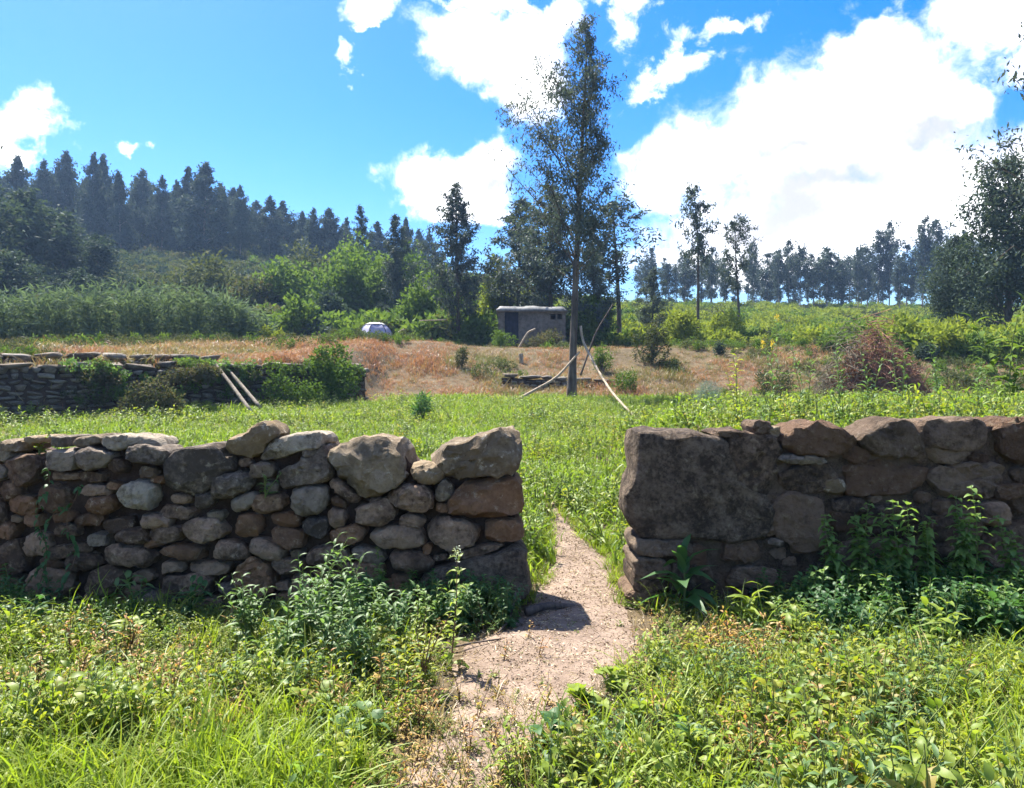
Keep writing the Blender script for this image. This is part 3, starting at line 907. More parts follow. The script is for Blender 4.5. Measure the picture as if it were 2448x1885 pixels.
RWL = float(np.linalg.norm(RWB - RWA))
def rw_base(u):
    p = RWA + RWd * u - RWn * 0.25
    return gz(p[0], p[1]) - 0.05
def rw_top(u):
    return float(np.interp(u, [0, 3, 6.5, 8, RWL], [2.18, 2.30, 2.36, 2.42, 2.62]))
terrace_wall('retaining_wall', 'long grey retaining wall behind the green field, below the cane hedge', RWA, RWB, rw_base, rw_top, 4, (0.10, 0.19), (0.18, 0.55))
BA = np.array([-17.0, 18.3]); BB = np.array([-9.4, 23.6])
terrace_wall('upper_terrace_wall', 'low second tier of wall with pale cap slabs above the retaining wall', BA, BB,
             lambda u: 2.1 + u * 0.05, lambda u: float(np.interp(u, [0, 9.3], [2.62, 2.72])), 5, (0.17, 0.23), (0.4, 0.8), thick=0.45)
LA, LB = (-0.35, 29.6), (5.0, 30.3)
terrace_wall('low_ledge_wall', 'low dark stone ledge in the dry bank behind the tall propped tree', LA, LB,
             lambda u: 1.72, lambda u: 2.30 - 0.05 * u, 6, (0.12, 0.18), (0.25, 0.5), caps=True)

# ------------------------------------------------------------------ plants: building blocks
LT = np.array([0, 0.15, 0.4, 0.7, 1.0])
def leaf_geo(L, Wd, curve=0.25, fold=0.25, prof=(0.10, 0.75, 1.0, 0.62, 0.0), petiole=0.0, wave=0.0):
    """one leaf along +x, upper side +z"""
    prof = np.array(prof)
    x = petiole + LT * L
    z = -curve * L * LT ** 2 + 0.10 * L * np.sin(LT * math.pi)
    V = [];
    for k in range(4):
        wv = wave * Wd * math.sin(k * 2.4)
        V += [(x[k], -prof[k] * Wd / 2, z[k] + fold * prof[k] * Wd / 2 + wv), (x[k], 0, z[k]), (x[k], prof[k] * Wd / 2, z[k] + fold * prof[k] * Wd / 2 - wv)]
    V.append((x[4], 0, z[4]))
    Q = []; T = []
    for k in range(3):
        a = k * 3
        Q += [[a, a + 3, a + 4, a + 1], [a + 1, a + 4, a + 5, a + 2]]
    T += [[9, 12, 10], [10, 12, 11]]
    V = np.array(V)
    if petiole > 0:
        pw = 0.06 * Wd
        n = len(V)
        V = np.vstack([V, [(0, -pw, 0), (petiole * 1.05, -pw, z[0]), (petiole * 1.05, pw, z[0]), (0, pw, 0)]])
        Q.append([n, n + 1, n + 2, n + 3])
    return V, T, Q

ROUND = (0.55, 1.0, 1.05, 0.75, 0.0)
LANCE = (0.10, 0.75, 1.0, 0.62, 0.0)
OVAL = (0.25, 0.95, 1.0, 0.6, 0.0)

def rotm(az, el, roll=0.0):
    return np.array((Matrix.Rotation(az, 3, 'Z') @ Matrix.Rotation(-el, 3, 'Y') @ Matrix.Rotation(roll, 3, 'X')))

def herb_geo(seed, h, nleaf, L, Wd, prof=LANCE, stems=1, spread=0.25, droop=0.3, el=(0.1, 0.9), opp=False, top_small=0.45, start=0.1):
    """leafy upright weed -> (stem MB, leaf MB)"""
    rng = random.Random(seed)
    st, lf = MB(), MB()
    for s in range(stems):
        az = rng.uniform(0, 6.28); lean = rng.uniform(0.0, spread) * (1 if stems > 1 else 0.5)
        hh = h * rng.uniform(0.7, 1.0)
        dx, dy = math.cos(az) * lean * hh, math.sin(az) * lean * hh
        def at(t): return np.array([dx * t ** 1.5 + 0.02 * h * math.sin(5 * t + s), dy * t ** 1.5 + 0.02 * h * math.cos(4 * t + s), hh * t])
        ts = np.linspace(0, 1, 6)
        st.tube([at(t) for t in ts], np.linspace(0.0050, 0.0015, 6) * (0.5 + h), 4, False)
        n = max(3, int(nleaf / stems))
        for i in range(n):
            t = start + (1 - start) * (i + rng.random() * 0.6) / n
            sz = (1 - (1 - top_small) * t) * rng.uniform(0.75, 1.15)
            a0 = i * 2.4 + rng.uniform(-0.4, 0.4)
            for a in ((a0, a0 + math.pi) if opp else (a0,)):
                V, T, Q = leaf_geo(L * sz, Wd * sz, droop * rng.uniform(0.4, 1.6), rng.uniform(0.1, 0.45), prof, petiole=0.12 * L, wave=rng.uniform(-.1, .1))
                e = rng.uniform(*el) * (0.6 + 0.6 * t)
                lf.add(V @ rotm(a, e, rng.uniform(-0.5, 0.5)).T + at(min(t, 1)), T, Q)
    return st, lf

def grass_geo(seed, n, h, w, spread=0.08, lean=0.5, segs=4):
    rng = random.Random(seed)
    mb = MB()
    for i in range(n):
        az = rng.uniform(0, 6.28); hh = h * rng.uniform(0.5, 1.0); ln = rng.uniform(0.1, lean) * hh
        bx, by = rng.gauss(0, spread), rng.gauss(0, spread)
        d = np.array([math.cos(az), math.sin(az)]); sd = np.array([-d[1], d[0]])
        fa = rng.uniform(-0.9, 0.9)
        V = []
        for k in range(segs + 1):
            t = k / segs
            p = np.array([bx, by]) + d * ln * t ** 2
            z = hh * (t - 0.35 * lean * t ** 2.5)
            wd = w * (1 - t ** 1.8) * 0.5 + 0.0006
            sv = sd * wd
            V += [(p[0] - sv[0], p[1] - sv[1], z), (p[0] + sv[0], p[1] + sv[1], z + wd * fa)]
        Q = [[2 * k, 2 * k + 1, 2 * k + 3, 2 * k + 2] for k in range(segs)]
        mb.add(V, None, Q)
    return mb

def two_mat_mesh(name, a, b_, ma, mb_):
    V = np.concatenate(a.V + b_.V)
    T, Q, mi_t, mi_q = [], [], [], []
    for src, off, m in ((a, 0, 0), (b_, a.n, 1)):
        for t in src.T: T.append(t + off); mi_t += [m] * len(t)
        for q in src.Q: Q.append(q + off); mi_q += [m] * len(q)
    return new_mesh(name, V, np.concatenate(T) if T else None, np.concatenate(Q) if Q else None, [ma, mb_], None, mi_t + mi_q)

def scatter(name, label, cat, protos, pts, rot, scl, idx):
    """uncountable cover: geometry-node instances of small tufts on points"""
    coll = bpy.data.collections.new(name + '_tufts')
    for k, me in enumerate(protos):
        coll.objects.link(bpy.data.objects.new('%s_tuft_%02d' % (name, k), me))
    n = len(pts)
    me = bpy.data.meshes.new(name)
    me.vertices.add(n)
    me.vertices.foreach_set('co', np.asarray(pts, np.float32).ravel())
    a = me.attributes.new('rot', 'FLOAT_VECTOR', 'POINT'); a.data.foreach_set('vector', np.asarray(rot, np.float32).ravel())
    a = me.attributes.new('scl', 'FLOAT_VECTOR', 'POINT')
    scl = np.asarray(scl, np.float32)
    if scl.ndim == 1: scl = np.repeat(scl[:, None], 3, 1)
    a.data.foreach_set('vector', scl.ravel())
    a = me.attributes.new('idx', 'INT', 'POINT'); a.data.foreach_set('value', np.asarray(idx, np.int32))
    o = obj(name, me)
    tag(o, label, cat, None, 'stuff')
    ng = bpy.data.node_groups.new(name + '_scatter', 'GeometryNodeTree')
    ng.interface.new_socket('Geometry', in_out='INPUT', socket_type='NodeSocketGeometry')
    ng.interface.new_socket('Geometry', in_out='OUTPUT', socket_type='NodeSocketGeometry')
    N = ng.nodes
    gi = N.new('NodeGroupInput'); go = N.new('NodeGroupOutput')
    iop = N.new('GeometryNodeInstanceOnPoints')
    ci = N.new('GeometryNodeCollectionInfo')
    ci.inputs['Collection'].default_value = coll
    ci.inputs['Separate Children'].default_value = True
    ci.inputs['Reset Children'].default_value = True
    def attr(nm, typ):
        q = N.new('GeometryNodeInputNamedAttribute'); q.data_type = typ; q.inputs['Name'].default_value = nm
        return [s for s in q.outputs if s.enabled and s.name == 'Attribute'][0]
    iop.inputs['Pick Instance'].default_value = True
    ng.links.new(gi.outputs[0], iop.inputs['Points'])
    ng.links.new(ci.outputs[0], iop.inputs['Instance'])
    ng.links.new(attr('idx', 'INT'), iop.inputs['Instance Index'])
    ng.links.new(attr('rot', 'FLOAT_VECTOR'), iop.inputs['Rotation'])
    ng.links.new(attr('scl', 'FLOAT_VECTOR'), iop.inputs['Scale'])
    ng.links.new(iop.outputs[0], go.inputs[0])
    md = o.modifiers.new('scatter', 'NODES')
    md.node_group = ng
    return o

def scat_xy(rng, n, xlo, xhi, ylo, yhi, keep=None):
    x = rng.uniform(xlo, xhi, n); y = rng.uniform(ylo, yhi, n)
    if keep is not None:
        m = keep(x, y)
        x, y = x[m], y[m]
    return x, y

def scat_fan(rng, n, ylo, yhi, keep=None, pad=0.90, power=1.0):
    """uniform in plan over the ground in view (a wedge a little wider than the frame)"""
    u = rng.uniform(0, 1, n)
    y = (ylo ** (1 + power) + u * (yhi ** (1 + power) - ylo ** (1 + power))) ** (1 / (1 + power))
    x = rng.uniform(-1, 1, n) * (pad * y + 0.6)
    if keep is not None:
        m = keep(x, y)
        x, y = x[m], y[m]
    return x, y

def go_scatter(name, label, cat, protos, x, y, rng, smin, smax, tilt=0.15, sink=0.0, zs=None, idx=None, mul=1.0):
    n = len(x)
    z = ground_z(x, y) - sink
    rot = np.stack([rng.normal(0, tilt, n), rng.normal(0, tilt, n), rng.uniform(0, 6.28, n)], -1)
    s = rng.uniform(smin, smax, n) * mul
    if zs is not None:
        s = np.stack([s, s, s * rng.uniform(zs[0], zs[1], n)], -1)
    if idx is None: idx = rng.randint(0, len(protos), n)
    return scatter(name, label, cat, protos, np.stack([x, y, z], -1), rot, s, idx)

def behind_rw(x, y):
    s = (x - RWA[0]) * RWn[0] + (y - RWA[1]) * RWn[1]
    return (s > -0.1) & (x < -4.6)
def in_wall(x, y):
    return (y > WALL_Y - 0.08) & (y < WALL_Y + 0.62) & ((x < 0.06) | (x > 0.93))

# ------------------------------------------------------------------ trees
def make_tree(seed, H, base, spread, nbr, leaf, nleaf, wid=0.28, trunk_r=None, up=(0.5, 1.0), prof=None, droop=0.6, mats=('bark', 'euc'), lean=(0, 0), clump=0.16, sub=4, gaps=0.15, wob=0.012, asym=(0, 0), twig=0.4, vary=0.35):
    """a tapered trunk with limbs and twigs, and a crown of separate leaves hanging along the twigs"""
    rng = np.random.RandomState(seed)
    tr, cr = MB(), MB()
    trunk_r = trunk_r or H * 0.012
    def trunk_at(t):
        return np.array([lean[0] * t + H * wob * math.sin(3.1 * t + seed) * t, lean[1] * t + H * wob * math.cos(2.3 * t + seed) * t, H * t])
    ts = np.linspace(0, 1, 12)
    rr = trunk_r * (1 - ts) ** 0.8 + 0.004 * H * (1 - ts) * 0.3 + 0.006
    rr[0] *= 1.35
    tr.tube([trunk_at(t) for t in ts], rr, 7, False)
    C0, C1, CW, CP = [], [], [], []
    for i in range(nbr):
        h = base + (1 - base) * (i + rng.rand()) / nbr
        if rng.rand() < gaps: continue
        q = (h - base) / (1 - base)
        p = prof(q) if prof else (1 - q) ** 0.75 * (0.35 + 0.65 * min(1, q * 4 + 0.3))
        az = i * 2.4 + rng.uniform(-0.6, 0.6)
        Lb = spread * p * rng.uniform(0.45, 1.2) * (1 + asym[0] * math.cos(az) + asym[1] * math.sin(az)) + 0.010 * H
        e = rng.uniform(*up)
        d = np.array([math.cos(az) * math.cos(e), math.sin(az) * math.cos(e), math.sin(e)])
        b0 = trunk_at(h)
        k = np.linspace(0, 1, 5)
        bend = rng.uniform(0.05, 0.35) * Lb
        pts = b0 + d * (k * Lb)[:, None] + np.array([0, 0, bend]) * (k ** 2)[:, None]
        tr.tube(pts, np.linspace(max(0.25 * trunk_r * (1 - h) + 0.008, 0.01), 0.005, 5), 4, False)
        wgt = (0.10 + p) * rng.uniform(1 - vary, 1 + vary * 1.6)
        for s_ in range(sub):
            f = 0.25 + 0.75 * (s_ + rng.rand()) / sub
            c = b0 + d * Lb * f + np.array([0, 0, bend * f ** 2])
            o = d * 0.5 + rng.normal(size=3) * np.array([0.8, 0.8, 0.6])
            o = o / np.linalg.norm(o) * (twig * Lb * rng.uniform(0.5, 1.1) * (1.15 - 0.5 * f) + 0.02 * spread)
            tr.tube([c, c + o * 0.5, c + o + np.array([0, 0, -0.1 * np.linalg.norm(o)])], [0.010, 0.007, 0.003], 3, False)
            C0.append(c); C1.append(c + o); CW.append(wgt); CP.append(0.3 + 0.7 * p)
    C0.append(trunk_at(0.9)); C1.append(trunk_at(1.0)); CW.append(0.35); CP.append(0.15)
    CP = np.array(CP); C0 = np.array(C0); C1 = np.array(C1); CW = np.array(CW)
    k = rng.choice(len(C0), nleaf, p=CW / CW.sum())
    f = rng.uniform(0.1, 1.12, nleaf)[:, None]
    P = C0[k] + (C1[k] - C0[k]) * f + rng.normal(size=(nleaf, 3)) * (clump * spread * CP[k])[:, None] * np.array([1, 1, 1.1])
    D = rng.normal(size=(nleaf, 3)); D[:, 2] -= droop * 1.6
    D /= np.linalg.norm(D, axis=1)[:, None]
    Ls = leaf * rng.uniform(0.6, 1.25, nleaf)
    cr.diamonds(P, D, Ls, Ls * wid, rng)
    return tr.mesh('trunk', M[mats[0]], True), cr.mesh('crown', M[mats[1]])

def put_tree(name, meshes, loc, scl=1.0, rz=0.0, label='', cat='tree', group=None, parts=('trunk', 'crown')):
    root = empty(name, loc, label, cat, group, rz)
    root.scale = scl if hasattr(scl, '__len__') else (scl, scl, scl)
    for nm, me in zip(parts, meshes):
        obj(nm, me, root)
    return root

def make_bush(seed, rx, ry, rz_, nleaf, leaf, wid, mat, lumps=9, stems=7, droop=0.0, stem_mat='bark', fill=0.55):
    """stems fanning from the root and leaves spread through lumpy masses"""
    rng = np.random.RandomState(seed)
    st, cr = MB(), MB()
    C, S_ = [], []
    for k in range(lumps):
        a = rng.uniform(0, 6.28); r = math.sqrt(rng.rand()) * 0.72
        c = np.array([math.cos(a) * r * rx, math.sin(a) * r * ry, rz_ * rng.uniform(0.30, 0.80) * (1 - 0.35 * r)])
        C.append(c); S_.append(np.array([rx, ry, rz_]) * rng.uniform(0.26, 0.42))
    for k in range(stems):
        c = C[k % lumps]
        st.tube([c * 0, c * np.array([0.35, 0.35, 0.5]), c], [0.02 * rz_ + 0.004, 0.013 * rz_ + 0.003, 0.003], 4, False)
    C = np.array(C); S_ = np.array(S_)
    k = rng.randint(0, lumps, nleaf)
    u = rng.normal(size=(nleaf, 3)); u /= np.linalg.norm(u, axis=1)[:, None]
    rad = rng.uniform(fill, 1.08, nleaf)
    P = C[k] + u * rad[:, None] * S_[k]
    P[:, 2] = np.where(P[:, 2] < 0.02, rng.uniform(0.02, 0.3 * rz_, nleaf), P[:, 2])
    D = u * 0.7 + rng.normal(size=(nleaf, 3)) * 0.8; D[:, 2] -= droop
    D /= np.linalg.norm(D, axis=1)[:, None]
    Ls = leaf * rng.uniform(0.6, 1.3, nleaf)
    cr.diamonds(P, D, Ls, Ls * wid, rng)
    return st.mesh('stem', M[stem_mat], True), cr.mesh('foliage', M[mat])

# -- the tall propped tree in the middle of the field
TB = W(1366, 951, 27.6); TBz = gz(TB.x, TB.y)
TH = W(0, 52, 27.6).z - TBz
def tall_prof(q):
    return float(np.interp(q, [0, 0.08, 0.2, 0.35, 0.5, 0.62, 0.75, 0.9, 1], [0.6, 0.95, 1.0, 1.0, 0.9, 0.68, 0.45, 0.27, 0.12]))
tall = make_tree(11, TH, 0.30, 2.75, 84, 0.16, 19000, 0.30, 0.135, (0.5, 1.15), tall_prof, 0.7, ('bark', 'euc'), (0.55, 0.2), 0.042, 7, 0.12, 0.006, (-0.32, 0), 0.42, 0.5)
put_tree('tall_eucalyptus', tall, (TB.x, TB.y, TBz - 0.05), 1, 0, 'tallest slender tree standing in the field, propped by two bare branches')

def limb(name, pts, rad, mat, label, cat, sides=7):
    mb = MB()
    P = np.array([tuple(p) for p in pts], float)
    t = np.linspace(0, 1, len(P)); tt = np.linspace(0, 1, 12)
    Q = np.stack([np.interp(tt, t, P[:, k]) for k in range(3)], -1)
    for k in range(3):
        kern = np.array([0.25, 0.5, 0.25]); q = Q[:, k].copy(); q[1:-1] = np.convolve(Q[:, k], kern, 'valid'); Q[:, k] = q
    o0 = Q[0].copy()
    mb.tube(Q - o0, np.linspace(rad[0], rad[1], 12), sides)
    o = obj(name, mb.mesh(name, mat, True), None, tuple(o0))
    return tag(o, label, cat)

def gp(px, Y, dz=0.0):
    x = (px - CX) / FPX * Y
    return Vector((x, Y, gz(x, Y) + dz))
limb('prop_branch', [gp(1222, 26.4), W(1330, 905, 27.0), W(1385, 842, 27.45)], (0.055, 0.035), M['wood'], 'bare bent branch propping the tall tree from its left', 'branch')
limb('prop_branch', [gp(1514, 20.5, 0.05), W(1462, 940, 24.0), W(1420, 870, 26.6), W(1392, 815, 27.5), W(1388, 780, 27.6)], (0.035, 0.05), M['wood'], 'long pale bare branch propping the tall tree from its right', 'branch')
limb('dead_branch', [gp(1388, 29.5, 0.6), W(1424, 795, 29.6), W(1465, 728, 29.8)], (0.04, 0.022), M['wood_dark'], 'dark dead branch slanting up behind the tall tree', 'branch')
limb('leaning_pole', [W(600, 985, 21.3) , W(556, 925, 22.3), W(512, 868, 23.2)], (0.06, 0.055), M['wood_grey'], 'weathered wooden pole leaning on the retaining wall, lower of two', 'pole')
limb('leaning_pole', [W(622, 975, 22.0), W(580, 925, 22.9), W(534, 872, 23.7)], (0.06, 0.055), M['wood_grey'], 'weathered wooden pole leaning on the retaining wall, upper of two', 'pole')

# -- trees standing near the terrace
mid_variants = [make_tree(30 + k, 10.0, 0.14, 2.6, 64, 0.22, 11500, 0.32, 0.11, (0.3, 1.0), None, 0.6, ('bark', 'euc'), (0.2 * (k - 1), 0), 0.055, 6, 0.12, 0.015, (0.15 * (k - 1), 0.1)) for k in range(3)]
loose_variants = [make_tree(40 + k, 10.0, 0.42, 2.1, 26, 0.26, 2600, 0.34, 0.11, (0.6, 1.15), lambda q: float(np.interp(q, [0, 0.15, 0.45, 0.8, 1], [0.55, 1, 0.75, 0.55, 0.2])), 0.6, ('bark', 'euc'), (0.3 * (k - 0.5), 0), 0.06, 5, 0.2, 0.02, (0.25, 0)) for k in range(2)]
def tree_at(name, var, px, tip, Y, label, group=None, wide=1.0, rz=None, rnd=random.Random(4)):
    x = (px - CX) / FPX * Y
    z = gz(x, Y)
    H = EYE + (CY - tip) / FPX * Y - z
    s = H / 10.0
    return put_tree(name, var, (x, Y, z - 0.1), (s * wide, s * wide, s), rnd.uniform(0, 6.28) if rz is None else rz, label, 'tree', group)
tree_at('slender_eucalyptus', mid_variants[0], 1096, 438, 47, 'narrow pointed tree standing alone between the tent and the hut', wide=1.1)
tree_at('slender_eucalyptus', mid_variants[1], 1240, 474, 50, 'tree behind the hut roof, its tip against the white cloud', wide=1.5)
tree_at('slender_eucalyptus', mid_variants[2], 1322, 440, 47, 'dense tree close behind the tall trunk at the hut corner', wide=1.5)
tree_at('slender_eucalyptus', mid_variants[0], 1424, 545, 46, 'dense tree just behind the tall propped tree on the side away from the hut', wide=1.35)
tree_at('bent_eucalyptus', loose_variants[0], 1480, 488, 47, 'open tree whose bough leans out towards the big cloud', wide=1.55, rz=0.4)
tree_at('slender_eucalyptus', mid_variants[1], 1560, 640, 52, 'short tree filling the gap below the bough that leans out', wide=1.4)
tree_at('open_eucalyptus', loose_variants[1], 1668, 455, 50, 'tall thin tree with sparse leaves against the big cloud', wide=0.95)
tree_at('open_eucalyptus', loose_variants[0], 1768, 528, 52, 'thin-trunked tree with rounded crown beside the sparse one', wide=1.05)
tree_at('dark_eucalyptus', mid_variants[2], 948, 515, 56, 'dark slim tree just behind the tent', wide=1.0)
tree_at('slender_eucalyptus', mid_variants[1], 862, 492, 78, 'pointed tree on the slope above the green bushes', wide=0.8)

# -- big dark tree on the right and the boughs that reach into the frame
def round_prof(q): return float(np.interp(q, [0, 0.15, 0.45, 0.75, 1], [0.85, 1.0, 0.95, 0.65, 0.25]))
big = make_tree(52, 10.0, 0.14, 2.9, 64, 0.25, 19000, 0.42, 0.20, (0.2, 0.9), round_prof, 0.3, ('bark', 'dark_leaf'), (0.1, 0), 0.10, 7, 0.05, 0.015)
tree_at('broad_dark_tree', big, 2408, 395, 40, 'big dense dark tree at the right edge of the slope', wide=0.98, rz=0.3)
tree_at('broad_dark_tree', big, 2290, 570, 44, 'smaller dark tree leaning against the big one on the right', wide=1.0, rz=2.3)
side = make_tree(55, 10.0, 0.30, 2.6, 44, 0.15, 9000, 0.38, 0.16, (0.2, 0.8), round_prof, 0.5, ('bark', 'euc'), (0, 0), 0.06, 7, 0.05)
tree_at('roadside_tree', side, 2595, -60, 16.0, 'tree outside the right edge with only a bough of leaves showing in the sky', wide=0.85, rz=0.8)
tree_at('roadside_tree', side, -190, 190, 17.0, 'tree outside the left edge whose twigs cross the cloud', wide=0.75, rz=2.1)

# -- eucalyptus rows along the ridge
far_variants = [make_tree(60 + k, 10.0, 0.14 + 0.05 * (k % 3), 2.5, 60, 0.29, 9500, 0.5, 0.09, (0.0, 0.65), lambda q: float(np.interp(q, [0, 0.2, 0.5, 0.8, 1], [0.85, 1, 0.70, 0.30, 0.0])), 0.5, ('bark_pale', 'euc_far'), (0.2 * (k - 2), 0), 0.10, 5, 0.1, 0.012, (0.2 * (k - 2) / 2, 0.1)) for k in range(5)]
tall_far = [make_tree(80 + k, 10.0, 0.20, 2.3, 40, 0.30, 3300, 0.5, 0.085, (0.2, 1.0), lambda q: float(np.interp(q, [0, 0.25, 0.45, 0.7, 1], [0.3, 0.5, 1, 0.7, 0.08])), 0.5, ('bark_pale', 'euc_far'), (0.3 * (k - 1), 0), 0.10, 5, 0.2, 0.02, (0.3 * (k - 1.5), 0.2)) for k in range(4)]
rr = random.Random(21)
ORD = ['first', 'second', 'third', 'fourth', 'fifth', 'sixth', 'seventh', 'eighth', 'ninth', 'tenth', 'eleventh', 'twelfth', 'thirteenth', 'fourteenth', 'fifteenth', 'sixteenth', 'seventeenth', 'eighteenth', 'nineteenth', 'twentieth', 'twenty-first', 'twenty-second', 'twenty-third', 'twenty-fourth', 'twenty-fifth']
LEFT_TIPS = [(30, 372), (103, 382), (160, 362), (224, 366), (250, 372), (291, 410), (340, 404), (388, 421), (422, 433), (452, 402), (483, 392), (528, 440), (574, 444), (643, 469), (679, 482), (720, 504), (749, 497), (786, 498), (830, 520), (904, 530), (968, 520), (1000, 548), (1026, 556), (1060, 600)]
for k, (px, tip) in enumerate(LEFT_TIPS):
    tree_at('ridge_eucalyptus', far_variants[k % 5], px, tip, rr.uniform(116, 130), ORD[k] + ' eucalyptus from the left edge in the front row of the wooded left ridge', 'eucalyptus front row on the left ridge', rr.uniform(0.7, 1.25), rnd=rr)
for k in range(30):
    px = -60 + 38 * k + rr.uniform(-12, 12)
    tip = np.interp(px, [-60, 200, 500, 800, 1080], [400, 400, 440, 520, 600]) + rr.uniform(-5, 35)
    tree_at('ridge_eucalyptus', far_variants[rr.randrange(5)], px, tip, rr.uniform(130, 140), 'dark eucalyptus in the back row of the wooded ridge on the left, half hidden', 'eucalyptus back row on the left ridge', rr.uniform(0.9, 1.2), rnd=rr)
RIGHT_TIPS = [(1545, 655), (1600, 660), (1635, 640), (1700, 640), (1735, 650), (1800, 584), (1830, 640), (1862, 630), (1884, 608), (1912, 592), (1945, 640), (1977, 620), (2012, 660), (2051, 596), (2075, 600), (2099, 556), (2125, 540), (2150, 640), (2166, 620), (2203, 528), (2238, 536), (2262, 570), (2310, 560), (2350, 575), (2420, 560)]
for k, (px, tip) in enumerate(RIGHT_TIPS):
    tree_at('ridge_eucalyptus', tall_far[k % 4], px, tip - (30 if tip > 600 else 5), rr.uniform(112, 126), ORD[k] + ' thin-trunked eucalyptus from the left in the open row on the right skyline', 'open eucalyptus row on the right skyline', rr.uniform(0.65, 1.2) * (1.35 if tip > 600 else 1.0), rnd=rr)
for k in range(34):
    px = 1530 + 28 * k + rr.uniform(-9, 9)
    tip = 630 + rr.uniform(-35, 30)
    tree_at('ridge_eucalyptus', tall_far[rr.randrange(4)], px, tip, rr.uniform(128, 150), 'small distant eucalyptus behind the open row on the right skyline', 'far eucalyptus behind the right row', rr.uniform(0.9, 1.3), rnd=rr)

# -- dark wattle trees massed on the left below the ridge
wattle = [make_tree(90 + k, 10.0, 0.10, 3.0, 44, 0.40, 6500, 0.45, 0.16, (0.2, 0.9), round_prof, 0.2, ('bark', 'dark_leaf'), (0, 0), 0.12, 6, 0.05) for k in range(2)]
for k, (px, tip, Y, lab) in enumerate([
        (-60, 440, 66, 'dark bushy tree at the left edge below the ridge'), (60, 470, 72, 'dark bushy tree second from the left edge below the ridge'),
        (150, 520, 76, 'dark bushy tree third from the left edge below the ridge'), (235, 570, 74, 'dark bushy tree fourth from the left edge, beside the scrub slope'),
        (20, 610, 58, 'low dark tree behind the cane hedge at the left edge'), (190, 650, 58, 'low dark tree behind the middle of the cane hedge'),
        (330, 668, 60, 'lowest dark tree behind the cane hedge'), (560, 735, 55, 'dark bush tree at the right end of the cane hedge')]):
    tree_at('wattle_tree', wattle[k % 2], px, tip, Y, lab, 'dark wattle trees on the left', 1.35 + 0.5 * (k > 3), rnd=rr)

# ------------------------------------------------------------------ shed, tent and bits on the terrace
def box_mb(mb, x0, x1, y0, y1, z0, z1, jit=0.0, rng=None):
    V = np.array([(x, y, z) for z in (z0, z1) for y in (y0, y1) for x in (x0, x1)], float)
    if jit: V += rng.normal(size=V.shape) * jit
    mb.add(V, None, [[0, 2, 3, 1], [4, 5, 7, 6], [0, 1, 5, 4], [2, 6, 7, 3], [0, 4, 6, 2], [1, 3, 7, 5]])

